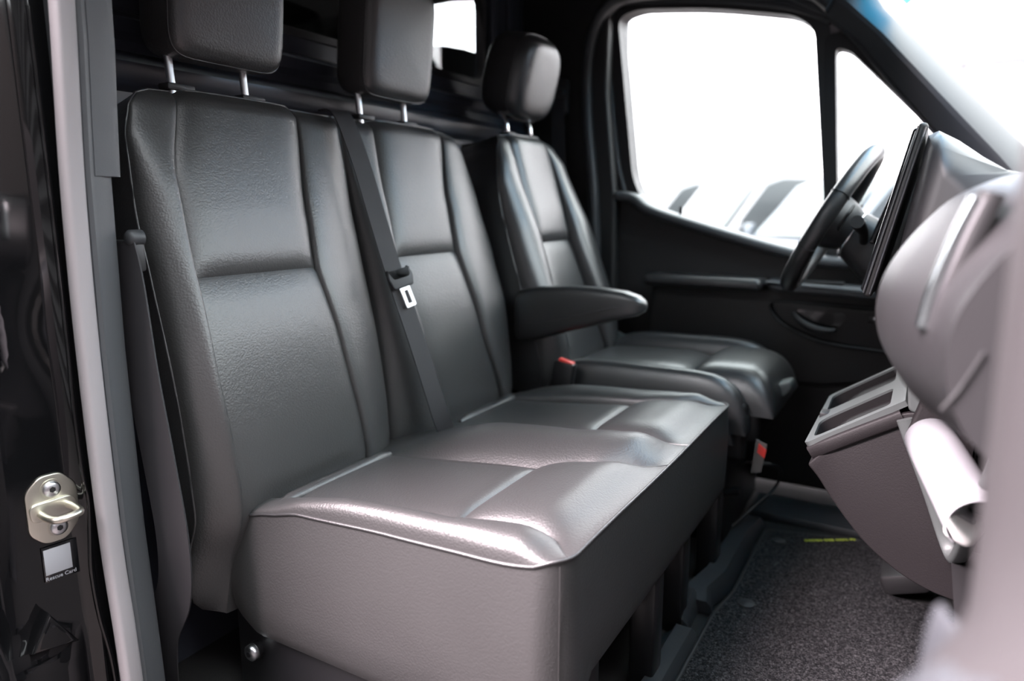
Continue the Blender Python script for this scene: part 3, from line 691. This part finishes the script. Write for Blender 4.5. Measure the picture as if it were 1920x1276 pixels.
# cushion: two lengthwise bolsters, rear panel and raised front thigh pad
def dsc(y0, y1, x0, x1, zf, nx=24, ny=14):
    V = []
    for i in range(nx + 1):
        for j in range(ny + 1): V.append(zf(i / nx, j / ny))
    F = [(i * (ny + 1) + j, (i + 1) * (ny + 1) + j, (i + 1) * (ny + 1) + j + 1, i * (ny + 1) + j + 1) for i in range(nx) for j in range(ny)]
    return V, F
def pillow(name, x0, x1, y0, y1, z0, zt, parent, ex=4, ey=4, zslope=0., mt=LEATHER_S, n=22):
    """closed soft pad: superelliptic dome on straight walls"""
    V = []; F = []
    for i in range(n + 1):
        u = -math.cos(math.pi * i / n)
        for j in range(n + 1):
            v = -math.cos(math.pi * j / n)
            x = lerp(x0, x1, (u + 1) / 2); y = lerp(y0, y1, (v + 1) / 2)
            h = max(0., (1 - abs(u) ** ex)) ** .5 * max(0., (1 - abs(v) ** ey)) ** .5
            V.append((x, y, z0 + (zt - z0) * h + zslope * (u + 1) / 2 * h))
    m_ = n + 1
    for i in range(n):
        for j in range(n): F.append((i * m_ + j, (i + 1) * m_ + j, (i + 1) * m_ + j + 1, i * m_ + j + 1))
    bd = [i * m_ for i in range(m_)] + [n * m_ + j for j in range(1, m_)] + [i * m_ + n for i in range(n - 1, -1, -1)] + [j for j in range(n - 1, 0, -1)]
    F.append(tuple(reversed(bd)))
    return obj(name, V, F, mt, parent, sharp=60)
dc = pillow('cushion', -.90, -.375, 1.765, 2.255, .33, .470, ds, 10, 8, .012)
pillow('bolster', -.92, -.345, 1.762, 1.845, .36, .505, dc, 6, 3, .002)
pillow('bolster', -.92, -.335, 2.155, 2.262, .38, .520, dc, 5, 3, .012)
pillow('rear_panel', -.90, -.505, 1.835, 2.165, .42, .488, dc, 6, 6, .016)
pillow('front_panel', -.545, -.290, 1.812, 2.20, .400, .520, dc, 3.4, 7, .0)
box('seat_base', (-.62, 2.0, .19), (.46, .42, .30), STEELBLK, ds, .02)
box('side_valance', (-.62, 1.80, .36), (.54, .05, .16), PLASTIC, ds, .02, seg=4)
box('front_mount', (-.375, 2.0, .37), (.10, .36, .10), PLASTIC, ds, .02, seg=3)
prism('adjust_lever', rpoly([(-.345, .412), (-.285, .432), (-.268, .458), (-.276, .474), (-.33, .452)], .008, 4), 'Y', 1.93, 2.0, GREYTRIM, ds, bev=.006)
tube('slide_handle', catmull([(-.46, 1.82, .10), (-.405, 1.86, .055), (-.35, 1.98, .092), (-.315, 2.05, .125), (-.30, 2.06, .175), (-.33, 2.03, .205), (-.45, 2.0, .20)], 6), .0045, STEELBLK, ds, n=10)
tube('slide_rail', [(-.62, 1.80, .12), (-.36, 1.80, .20)], .012, STEELBLK, ds)
tgp = prism('airbag_tag', [(-.334, .255), (-.310, .26), (-.300, .335), (-.326, .345)], 'Y', 1.80, 1.803, TAGM, ds)
lab(prism('tag_print', [(-.322, .312), (-.303, .300), (-.300, .322), (-.319, .336)], 'Y', 1.797, 1.80, RED, ds), 'red print on the white tag')
# armrest
AR = []
for x, zt, zb, hw in ((-.995, .672, .555, .020), (-.985, .690, .545, .028), (-.93, .705, .552, .032), (-.83, .713, .585, .034), (-.74, .712, .612, .034), (-.67, .706, .634, .033), (-.635, .696, .643, .030), (-.618, .684, .653, .020), (-.612, .674, .663, .008)):
    zc, hz = (zt + zb) / 2, (zt - zb) / 2
    AR.append([(x, 1.757 + hw * math.copysign(abs(math.cos(a)) ** .5, math.cos(a)), zc + hz * math.copysign(abs(math.sin(a)) ** .6, math.sin(a))) for a in [2 * math.pi * k_ / 24 for k_ in range(24)]])
ar = loft('armrest', AR, LEATHER_S, ds, sharp=None)
tube('piping', catmull([(-.96, 1.723, .605), (-.9, 1.722, .612), (-.8, 1.722, .635), (-.7, 1.723, .662), (-.62, 1.734, .676)], 6), .002, LEATHER, ar)
# driver belt webbing and its lower anchor beside the seat
db = tag(empty('seat_belt', (-1.0, 2.30, .40)), 'black driver belt webbing running down the far pillar behind the driver seat', 'seat belt')
strap('webbing', [(-1.15, 2.305, 1.30), (-1.13, 2.30, 1.0), (-1.05, 2.285, .75), (-.96, 2.28, .56), (-.92, 2.275, .46)], .046, WEBBING, db, wdir=(1, .2, 0))
box('anchor_plate', (-.90, 2.272, .475), (.06, .02, .06), GREYTRIM, db, .006, rot=Matrix.Rotation(math.radians(25), 3, 'Y'))

# ------------------------------------------------------------------ dashboard
dash = tag(empty('dashboard', (.1, 1.5, .3)), 'charcoal dashboard at the right with upright centre screen, chrome vent blade and open shelf', 'dashboard')
def dprof(y):
    """profile (x,z) from windscreen base over the nose to the underside"""
    k_ = ss((y - 1.05) / .25) ; e = 1 - ss((y - .62) / .26)     # e: rounded near end
    P = [(.44, .93), (.25, .955), (.13, .962), (.075, .955), (.035, .935), (.005, .905), (-.018, .872), (-.032, .838), (-.034, .800), (-.024, .765), (-.002, .735), (.03, .712), (.075, .70), (.12, .68), (.16, .62), (.18, .50), (.20, .30)]
    out = []
    for x, z in P:
        xx = x + e * (.058 * (1 if x < .1 else 0)) - (1 - e) * (.008 if x < .05 else 0) ; zz = z - e * .006
        if .7 < z and x < .2: xx += .018 * k_
        out.append((xx, y, zz))
    return out + [(.46, y, .28), (.47, y, .90)]
ysd = [.64, .645, .655, .67, .69, .72, .80, .9, 1.0, 1.1, 1.2, 1.3, 1.45, 1.7, 2.0, 2.34]
loft('dash_body', [[Vector(p) for p in (catmull(dprof(y)[:17], 4) + [Vector(q) for q in dprof(y)[17:]])] for y in ysd], DASHP, dash, sharp=50)
# panel joints and chrome vent blade near the end of the nose
tube('panel_joint', catmull([at(*p, 'Y', .6385) for p in ((1765, 768), (1795, 735), (1822, 697), (1846, 660))], 5), .0017, RUBBERBLK, dash, n=6)
tube('chrome_blade', catmull([(.034, .715, .928), (.025, .715, .902), (.016, .715, .87), (.009, .715, .842), (.006, .715, .818)], 8), .01, CHROME, dash, flat=(.014, .0075), n=12, up=(1, 0, .3))
tube('vent_backing', catmull([(.044, .718, .932), (.035, .718, .902), (.026, .718, .87), (.019, .718, .842), (.015, .718, .812)], 8), .01, RUBBERBLK, dash, flat=(.016, .010), n=12, up=(1, 0, .3))
# hood behind the centre screen
hs = []
for y, sc in ((1.20, 0.), (1.215, .55), (1.25, .85), (1.30, 1.), (1.62, 1.), (1.67, .85), (1.70, 0.)):
    hs.append([(-.045 + .03 * (1 - sc), y, .79), (-.012 + .025 * (1 - sc), y, 1.030 - .07 * (1 - sc)), (.002 + .02 * (1 - sc), y, 1.036 - .07 * (1 - sc)), (.03, y, 1.02 - .055 * (1 - sc)), (.09, y, .975 - .01 * (1 - sc)), (.2, y, .95), (.2, y, .79)])
loft('screen_hood', hs, DASHP, dash, sharp=50)
scr = box('centre_screen', (-.052, 1.455, .913), (.016, .33, .262), GLOSSBLK, dash, .006, rot=Matrix.Rotation(math.radians(12), 3, 'Y'), seg=3)
b = bmesh.new(); bbox(b, (-.047, 1.455, .913), (.014, .345, .276), .006, 3, Matrix.Rotation(math.radians(12), 3, 'Y')); from_bm('screen_bezel', b, PLASTIC, dash)
RS = Matrix.Rotation(math.radians(12), 3, 'Y'); sc0 = Vector((-.0475, 1.281, .913))
for dx in (-.006, .004): tube('bezel_line', [sc0 + RS @ Vector((dx, 0, z)) for z in (-.132, 0, .132)], .0016, ALU, dash, n=6)
cl = box('cluster_display', (-.075, 1.90, .925), (.014, .36, .17), GLOSSBLK, dash, .006, rot=Matrix.Rotation(math.radians(18), 3, 'Y'), seg=3)
b = bmesh.new(); bbox(b, (-.02, 1.90, .90), (.10, .40, .20), .02, 3, Matrix.Rotation(math.radians(18), 3, 'Y')); from_bm('cluster_hood', b, PLASTIC, dash)
box('climate_panel', (-.012, 1.46, .725), (.02, .30, .075), GLOSSBLK, dash, .006, rot=Matrix.Rotation(math.radians(-18), 3, 'Y'))
prism('driver_knee_panel', rpoly([(-.06, .80), (.02, .66), (.12, .42), (.2, .42), (.2, .80)], .03), 'Y', 1.72, 2.34, PLASTIC, dash, bev=.015)
# open storage shelf under the near nose: satin frame around a pocket
def quad_frame(name, C4, w, th, mt, parent, r=.02):
    """frame strip on a planar quad"""
    c = sum((Vector(p) for p in C4), Vector()) / 4
    e1 = (Vector(C4[1]) - Vector(C4[0])).normalized(); nn = e1.cross(Vector(C4[3]) - Vector(C4[0])).normalized(); e2 = nn.cross(e1)
    o2 = [((Vector(p) - c).dot(e1), (Vector(p) - c).dot(e2)) for p in C4]
    def ins(p): v = Vector(p); return tuple(v - v.normalized() * w * 1.4)
    O = rpoly(o2, r); I = rpoly([ins(p) for p in o2], r * .7); n = len(O)
    def W(p, h): return c + e1 * p[0] + e2 * p[1] + nn * h
    V = [W(p, -th) for p in O] + [W(p, -th) for p in I] + [W(p, th) for p in O] + [W(p, th) for p in I]; F = []
    for i in range(n):
        j = (i + 1) % n
        F += [(i, j, n + j, n + i), (2 * n + i, 3 * n + i, 3 * n + j, 2 * n + j), (i, 2 * n + i, 2 * n + j, j), (n + i, n + j, 3 * n + j, 3 * n + i)]
    return obj(name, V, F, mt, parent)
tube('shelf_frame', catmull([(-.004, 1.292, .580), (.012, 1.292, .540), (.045, 1.29, .462), (.072, 1.288, .392), (.085, 1.265, .372), (.090, 1.22, .40), (.094, 1.12, .50), (.097, 1.0, .60), (.10, .95, .66)], 8), .01, GREYTRIM, dash, flat=(.008, .012), n=12, up=(1, 0, .4))
loft('shelf_pocket', [[(x, y, z) for x, z in ((.08, .375), (.20, .36), (.20, .68), (.06, .68))] for y in (.90, 1.31)], DASHP, dash, caps=False, closed=False)
prism('lower_panel', rpoly([(.10, .355), (.12, .30), (.17, .14), (.30, .14), (.30, .355)], .02), 'Y', .80, 1.34, DASHP, dash, bev=.012)
# white sheet of paper curling out of the shelf, and a clear plastic sleeve
V = []; F = []
pA, pB = Vector((.034, 1.22, .572)), Vector((.088, .985, .538)); pd_ = (pB - pA).normalized(); pu = (Vector((-.35, -.35, 1)) - pd_ * pd_.dot(Vector((-.35, -.35, 1)))).normalized(); pv = pd_.cross(pu)
for i in range(25):
    a = math.radians(-110 + 230 * i / 24)
    for j in range(5):
        V.append(pA.lerp(pB, j / 4) + (pu * math.cos(a) + pv * math.sin(a)) * .036)
for i in range(24):
    for j in range(4): F.append((i * 5 + j, i * 5 + j + 1, (i + 1) * 5 + j + 1, (i + 1) * 5 + j))
po = obj('paper_sheet', V, F, PAPER); sm = po.modifiers.new('thickness', 'SOLIDIFY'); sm.thickness = .0012
tag(po, 'white sheet of paper curling in the open dashboard shelf', 'paper')
q = at(1806, 978, 'Y', 1.10)
cs = empty('plastic_pouch', tuple(q)); tag(cs, 'white plastic pouch tucked under the paper in the dashboard shelf', 'pouch')
box('pouch_body', q, (.040, .07, .045), WHITEPL, cs, .012, rot=Matrix.Rotation(math.radians(24), 3, 'Y'), seg=4)
box('pouch_flap', q + Vector((-.010, -.02, .026)), (.044, .05, .006), CLEARPL, cs, .002, rot=Matrix.Rotation(math.radians(24), 3, 'Y'))

# ------------------------------------------------------------------ console with two trays
con = tag(empty('centre_console', (0, 1.4, .1)), 'console under the dashboard with leatherette flank and two open trays in a satin grey top', 'console')
CY0, CY1 = 1.305, 1.72
topL = [(-.145, .478), (-.138, .512), (-.118, .545), (-.085, .575), (-.045, .598), (-.008, .612), (.05, .625)]
flank = [(-.147, .472), (-.128, .452), (-.11, .425), (-.085, .392), (-.045, .345), (.01, .305), (.06, .283), (.22, .26), (.22, .62), (-.004, .588), (-.05, .560), (-.10, .527)]
prism('flank', rpoly(flank, [.006, .02, .03, .03, .04, .04, .03, .01, .01, .01, .03, .02], 3), 'Y', CY0, CY1, CONSOLE, con, bev=.003)
# padded rim strip between flank and top
tube('rim_pad', catmull([(-.143, CY0 + .010, .492), (-.115, CY0 + .003, .512), (-.07, CY0 + .001, .541), (-.006, CY0 + .001, .580)], 8), .014, CONSOLE, con, flat=(.013, .008), n=12, up=(0, 1, 0))
# sloping top plate with two tray openings, built in the plate's own plane
Aq, Bq = Vector((-.150, 0, .500)), Vector((.0, 0, .600)); e1 = (Bq - Aq).normalized(); nq = Vector((-e1.z, 0, e1.x)); Lq = (Bq - Aq).length
def tp(u, y, h): q = Aq + e1 * u + nq * h; return Vector((q.x, y, q.z))
def plate(name, outer, holes_y, th, mt, parent):
    pass
for (ya, yb_) in ((CY0 + .022, CY0 + .150), (CY0 + .215, CY0 + .365)):
    oy0, oy1 = ya - .02, yb_ + (.065 if ya < CY0 + .1 else .02)
    if ya > CY0 + .1: oy0 = ya - .0005
    O = rpoly([(0, oy0), (Lq, oy0), (Lq, oy1), (0, oy1)], [.015, .003, .003, .015]); I = rpoly([(.015, ya), (Lq - .026, ya), (Lq - .026, yb_), (.010, yb_)], [.02, .012, .012, .03])
    n = len(O); V = [tp(u, y, 0) for u, y in O] + [tp(u, y, 0) for u, y in I] + [tp(u, y, .010) for u, y in O] + [tp(u, y, .010) for u, y in I]; F = []
    for i in range(n):
        j = (i + 1) % n; F += [(i, j, n + j, n + i), (2 * n + i, 3 * n + i, 3 * n + j, 2 * n + j), (i, 2 * n + i, 2 * n + j, j), (n + i, n + j, 3 * n + j, 3 * n + i)]
    rim = obj('tray_rim', V, F, GREYTRIM, con)
    V = [tp(u, y, .006) for u, y in I] + [tp(.02 + (u - .02) * .9, lerp(y, (ya + yb_) / 2, .05), -.05) for u, y in I]
    F = [(i, (i + 1) % n, n + (i + 1) % n, n + i) for i in range(n)] + [tuple(n + i for i in range(n))]
    obj('tray', V, F, TRAYM, con)
box('tray_clip', (-.143, CY0 + .195, .512), (.018, .035, .02), RUBBERBLK, con, .003)
prism('console_neck', rpoly([(.0, .59), (-.012, .70), (.02, .72), (.10, .70), (.10, .58)], .01), 'Y', CY0 - .0, CY1, GREYTRIM, con, bev=.004)
prism('console_spine', rpoly([(-.002, .555), (.012, .60), (.032, .69), (.10, .69), (.10, .50)], .008), 'Y', CY0 - .025, CY0 + .002, CONSOLE, con, bev=.006)
# ------------------------------------------------------------------ steering wheel and column
sw = tag(empty('steering_wheel', (-.214, 2.0, .889)), 'black leather steering wheel with silver trimmed hub in front of the far door window', 'steering wheel')
ax = Vector((-math.cos(math.radians(28)), 0, math.sin(math.radians(28))))       # towards the driver
wu = Vector((math.sin(math.radians(28)), 0, math.cos(math.radians(28)))); wv = Vector((0, 1, 0)); wc = Vector((-.214, 2.0, .889)); RW = .186
def wp(r, a, h): return wc + (wv * math.cos(a) + wu * math.sin(a)) * r + ax * h
rim = tube('rim', [wp(RW, 2 * math.pi * i / 64, 0) for i in range(64)], .0215, LEATHER_S, sw, closed=True, n=14)
for a in (math.radians(200), math.radians(340), math.radians(158), math.radians(22)):
    tube('rim_joint', [wp(RW + .0221 * math.cos(t), a, .0221 * math.sin(t)) for t in [2 * math.pi * k_ / 16 for k_ in range(16)]], .0012, RUBBERBLK, rim, closed=True, n=5)
hub = loft('hub', [[wp(r * (1 + .12 * math.cos(2 * a)), a, h) for a in [2 * math.pi * k_ / 28 for k_ in range(28)]] for r, h in ((.03, .035), (.062, .032), (.078, .018), (.08, -.01), (.07, -.04), (.05, -.07))], PLASTIC_G, sw)
for a0 in (0, 180, 270):
    a = math.radians(a0); d = math.radians(15 if a0 != 270 else 10)
    sp_ = loft('spoke', [[wp(r, a - d * k_, h), wp(r, a + d * k_, h), wp(r, a + d * k_, h - .016), wp(r, a - d * k_, h - .016)] for r, k_, h in ((.06, 1.3, .012), (.11, .9, .006), (.15, .7, 0), (.178, .6, -.002))], PLASTIC, sw)
tube('spoke_trim', catmull([wp(.07, math.radians(150), .01), wp(.10, math.radians(162), .008), wp(.14, math.radians(168), .004), wp(.175, math.radians(170), -.004)], 6), .005, CHROME, sw)
for a in (168, 12):
    pd = prism('shift_paddle', rpoly([(0, -.03), (.045, -.02), (.05, .02), (.02, .045), (0, .03)], .01), 'Z', -.003, .003, PLASTIC, None, bev=.002)
    q = wp(.105, math.radians(a), -.035)
    B = Matrix((wv if a < 90 else -wv, wu, -ax)).transposed().to_4x4()
    pd.parent = sw; pd.matrix_basis = Matrix.Translation(-Vector(sw.location)) @ Matrix.Translation(q) @ B
col_ = tag(empty('steering_column', (-.10, 2.0, .83)), 'black steering column shroud with two stalks behind the steering wheel', 'steering column')
loft('shroud', [[wc - ax * d + wv * (w * math.copysign(abs(math.cos(a)) ** .6, math.cos(a))) + wu * (hh * math.copysign(abs(math.sin(a)) ** .6, math.sin(a)) + off) for a in [2 * math.pi * k_ / 24 for k_ in range(24)]] for d, w, hh, off in ((.055, .05, .045, -.0), (.065, .065, .06, -.005), (.12, .075, .07, -.015), (.20, .085, .075, -.03))], DASHP, col_)
tube('shroud_trim', [wc - ax * .062 + wv * .066 * math.cos(a) + wu * (.061 * math.sin(a) - .004) for a in [2 * math.pi * k_ / 32 for k_ in range(32)]], .004, CHROME, col_, closed=True, n=8)
for s, mtt in ((-1, PLASTIC), (1, PLASTIC)):
    tube('stalk', [wc - ax * .10 + wv * s * .05 + wu * -.01, wc - ax * .085 + wv * s * .12 + wu * .02, wc - ax * .07 + wv * s * .155 + wu * .03, wc - ax * .065 + wv * s * .185 + wu * .035], [.010, .011, .016, .015], mtt, col_, n=12)
tube('upper_stalk', [wc - ax * .12 + wv * .04 + wu * .05, wc - ax * .10 + wv * -.02 + wu * .115], [.009, .011], PLASTIC, col_, n=10)

# ------------------------------------------------------------------ floor
def carpet_mat():
    m = mat('speckled_carpet', (.05, .05, .052), .95); nt = m.node_tree; N = nt.nodes; L = nt.links; p = N['Principled BSDF']
    p.inputs['Specular IOR Level'].default_value = .1
    tc = N.new('ShaderNodeTexCoord')
    a = N.new('ShaderNodeTexNoise'); a.inputs['Scale'].default_value = 210; a.inputs['Detail'].default_value = 4; a.inputs['Roughness'].default_value = .75; a.inputs['Distortion'].default_value = 1.2
    L.new(tc.outputs['Object'], a.inputs['Vector'])
    r = N.new('ShaderNodeValToRGB'); r.color_ramp.elements[0].position = .48; r.color_ramp.elements[0].color = (.010, .010, .011, 1); r.color_ramp.elements[1].position = .66; r.color_ramp.elements[1].color = (.13, .13, .135, 1)
    L.new(a.outputs['Fac'], r.inputs['Fac']); L.new(r.outputs['Color'], p.inputs['Base Color'])
    b_ = N.new('ShaderNodeBump'); b_.inputs['Strength'].default_value = .9; b_.inputs['Distance'].default_value = .004; L.new(a.outputs['Fac'], b_.inputs['Height']); L.new(b_.outputs['Normal'], p.inputs['Normal'])
    return m
fm = tag(empty('floor_mat', (-.1, 1.5, 0)), 'dark grey speckled carpet mat on the cab floor, lime lettering along its far edge', 'mat')
prism('carpet', rpoly([(-.345, .80), (-.343, 1.50), (-.325, 1.64), (-.325, 2.02), (-.05, 2.09), (.0, 2.09), (.0, 1.80), (.30, 1.80), (.30, .80)], [.02, .02, .02, .03, .02, .02, .02, .02, .02]), 'Z', -.003, .012, carpet_mat(), fm, bev=.004)
tube('mat_binding', [(-.345, .80, .008), (-.343, 1.50, .008), (-.325, 1.64, .008), (-.325, 2.02, .008), (-.05, 2.09, .008)], .006, RUBBERBLK, fm, n=8)
for (px, py) in ((1400, 1130), (1460, 1012)):
    q = at(px, py, 'Z', .015)
    tube('mat_stud', [(q.x, q.y, .010), (q.x, q.y, .016), (q.x, q.y, .019)], [.020, .019, .010], PLASTIC_G, fm, n=20)
tcv = bpy.data.curves.new('lettering', 'FONT'); tcv.body = 'DEDEN DEB NOX P5'; tcv.size = .026; tcv.extrude = .0006; tcv.space_character = 1.1
to = bpy.data.objects.new('lettering_src', tcv); COL.objects.link(to)
bpy.context.view_layer.update()
me = bpy.data.meshes.new_from_object(to.evaluated_get(bpy.context.evaluated_depsgraph_get())); bpy.data.objects.remove(to)
pa = at(1510, 1014, 'Z', .014); pb = at(1605, 1012, 'Z', .014)
wtx = max(v.co.x for v in me.vertices); dv = (pb - pa); sc_ = dv.length / wtx
an = math.atan2(dv.y, dv.x)
for v in me.vertices: v.co = Vector((pa.x, pa.y, .0135)) + Matrix.Rotation(an, 3, 'Z') @ Vector((v.co.x * sc_, v.co.y * sc_ * 1.0, v.co.z))
lt = finish('lettering', me, LIME, fm, None)
# plastic floor rail in front of the bench
fr_ = tag(empty('floor_rail', (-.38, 1.5, 0)), 'dark grey plastic floor rail between bench legs and carpet mat', 'rail')
def railsec(y, dx, w, h): return [(-.345 + dx, y, 0), (-.352 + dx, y, h * .7), (-.362 + dx, y, h), (-.385 - w + dx, y, h), (-.395 - w + dx, y, h * .4), (-.41 - w + dx, y, 0)]
loft('rail_section', [railsec(y, 0, .01, .03) for y in (.80, 1.0, 1.38, 1.40)], PLASTIC_G, fr_, sharp=30)
loft('rail_section', [railsec(y, d, .02, h) for y, d, h in ((1.42, -.025, .03), (1.44, -.03, .045), (1.54, -.035, .045), (1.55, -.04, .03))], PLASTIC_G, fr_, sharp=30)
loft('rail_section', [railsec(y, d, .02, h) for y, d, h in ((1.52, 0, .03), (1.56, -.01, .045), (1.64, .012, .055), (1.90, .012, .055), (2.03, .02, .04))], PLASTIC_G, fr_, sharp=30)
st = struct(box('trim_6', (-.15, 2.20, .006), (.5, .16, .03), PLASTIC_G, None, .008), 'grey plastic door sill beyond the carpet mat')
pl = tag(box('foot_pedal_plate', (.03, 1.86, .045), (.10, .12, .05), RUBBERBLK, None, .01, rot=Matrix.Rotation(math.radians(-20), 3, 'Y')), 'black rubber foot block at the front corner of the carpet mat', 'footrest')

# ------------------------------------------------------------------ striker and sticker on the near jamb
stk = tag(empty('door_striker', tuple(jp(.072, -.008, .45))), 'zinc plated door striker plate with wire loop on the black jamb', 'striker')
def jm(t, z, n=0.): return Matrix.Translation(jp(t, n, z)) @ Matrix((JT, Vector((0, 0, 1)), JN)).transposed().to_4x4()
def on_jamb(o, t, z, n, parent):
    o.parent = parent; o.matrix_parent_inverse = Matrix.Identity(4); o.matrix_basis = Matrix.Translation(-Vector(parent.location)) @ jm(t, z, n)
    return o
ST, SZ = .050, .461
on_jamb(prism('plate', rpoly([(-.036, -.030), (-.014, -.055), (.016, -.055), (.036, -.034), (.036, .034), (.014, .055), (-.016, .055), (-.036, .030)], .010), 'Z', 0, .004, ZINC, None, bev=.0015), ST, SZ, -.008, stk)
on_jamb(prism('raised_boss', rpoly([(-.034, -.012), (.032, -.016), (.034, .014), (-.030, .016)], .012), 'Z', .003, .008, ZINC, None, bev=.0015), ST, SZ, -.008, stk)
on_jamb(tube('loop', catmull([(-.020, .0, .004), (-.022, .001, .022), (-.020, .002, .052), (-.012, .002, .060), (.004, 0, .060), (.014, -.002, .052), (.018, -.004, .03), (.019, -.004, .004)], 8), .0056, ZINC, None, n=12), ST, SZ, -.008, stk)
for dy in (.032, -.032):
    s_ = on_jamb(tube('screw', [(0, 0, .003), (0, 0, .008), (0, 0, .0105)], [.0125, .0125, .009], ALU, None, n=20), ST - .002 + dy * .06, SZ + dy, -.008, stk)
    o = tube('screw_socket', [(0, 0, .0095), (0, 0, .0108)], .0048, STEELBLK, None, n=6); o.parent = s_
    on_jamb(tube('washer', [(0, 0, .002), (0, 0, .0055)], .0155, ZINC, None, n=20), ST - .002 + dy * .06, SZ + dy, -.008, stk)
sk = tag(empty('rescue_sticker', tuple(jp(.065, -.007, .37))), 'small black sticker with white square and caption below the striker', 'sticker')
on_jamb(box('backing', (0, 0, 0), (.050, .058, .0008), GLOSSBLK, None, .0003), .048, .372, -.0055, sk)
on_jamb(box('white_square', (.004, .004, .0007), (.038, .042, .0005), PAPER, None, .0001), .048, .372, -.0055, sk)
def flat_text(body, size, mt, name):
    c = bpy.data.curves.new(name, 'FONT'); c.body = body; c.size = size; c.align_x = 'CENTER'; c.extrude = .0002
    o = bpy.data.objects.new(name + '_src', c); COL.objects.link(o); bpy.context.view_layer.update()
    me = bpy.data.meshes.new_from_object(o.evaluated_get(bpy.context.evaluated_depsgraph_get())); bpy.data.objects.remove(o)
    return me
me = flat_text('Rescue Card', .0085, PAPER, 'caption')
for v in me.vertices: v.co = Vector((-v.co.x + .002, v.co.y - .026, v.co.z + .0006))
me.flip_normals()
on_jamb(finish('caption', me, PAPER, None, None), .048, .372, -.0055, sk)

# ------------------------------------------------------------------ parked vans in the yard
VAN_DIM = mat('dimmed_white_van_paint', (.075, .08, .085), .35); VAN_SHADE = mat('shaded_van_paint', (.05, .06, .07), .3)  # paints darkened against the bright yard; the bluish one puts shade in colour
VGL = mat('van_glass', (.06, .07, .07), .05); TYRE = mat('tyre_rubber', (.03, .03, .03), .8); LAMP = mat('headlamp', (.6, .62, .65), .1, metal=.6)
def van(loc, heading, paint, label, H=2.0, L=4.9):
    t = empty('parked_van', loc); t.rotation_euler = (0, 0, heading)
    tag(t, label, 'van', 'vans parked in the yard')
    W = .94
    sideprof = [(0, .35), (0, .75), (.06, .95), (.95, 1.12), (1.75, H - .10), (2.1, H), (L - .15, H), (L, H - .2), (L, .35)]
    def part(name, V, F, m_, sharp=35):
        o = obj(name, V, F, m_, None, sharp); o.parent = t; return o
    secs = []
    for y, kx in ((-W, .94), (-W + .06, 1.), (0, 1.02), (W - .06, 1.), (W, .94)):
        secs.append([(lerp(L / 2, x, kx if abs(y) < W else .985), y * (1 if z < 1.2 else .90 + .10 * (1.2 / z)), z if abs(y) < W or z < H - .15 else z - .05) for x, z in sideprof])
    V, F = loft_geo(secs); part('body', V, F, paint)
    V = [(.93, -.78, 1.16), (.93, .78, 1.16), (1.70, .70, H - .13), (1.70, -.70, H - .13)]
    V = [(x - .03, y, z + .02) for x, y, z in V]; part('windscreen', V, [(0, 1, 2, 3)], VGL)
    for s in (-1, 1):
        yy = s * (W + .004)
        part('side_window', [(1.15, yy * .99, 1.18), (2.2, yy * .99, 1.18), (2.2, yy * .95, H - .25), (1.75, yy * .95, H - .25)], [(0, 1, 2, 3)], VGL)
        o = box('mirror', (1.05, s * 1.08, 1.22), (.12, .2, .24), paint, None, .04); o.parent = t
        o = box('headlamp', (.06, s * .68, .82), (.16, .36, .2), LAMP, None, .04); o.parent = t
        for x in (.85, L - 1.0):
            V, F = tube_geo([(x, s * (W - .18), .33), (x, s * (W + .01), .33)], .33, n=24); w = part('wheel', V, F, TYRE)
            V, F = tube_geo([(x, s * (W + .005), .33), (x, s * (W + .02), .33)], .2, n=16); part('hubcap', V, F, ALU)
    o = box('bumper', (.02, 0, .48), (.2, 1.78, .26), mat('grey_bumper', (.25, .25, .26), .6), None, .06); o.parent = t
    o = box('grille', (-.01, 0, .76), (.06, .9, .16), VGL, None, .02); o.parent = t
    return t
def vloc(px, py, d):
    r = ray(px, py); q = CAM + r * (d / r.y); return (q.x, q.y, GZ)
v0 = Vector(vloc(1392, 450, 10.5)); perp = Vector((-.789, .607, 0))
for k_, (paint, hh, txt) in enumerate(((VAN_SHADE, 2.02, 'van with shade put into its paint, nearest the window centre, front and side seen past the steering wheel'), (VAN_DIM, 2.12, 'white van in darkened paint in the middle of the row seen through the far window'), (VAN_DIM, 2.1, 'white van in darkened paint at the left corner of the far window, mostly hidden by the ledge'))):
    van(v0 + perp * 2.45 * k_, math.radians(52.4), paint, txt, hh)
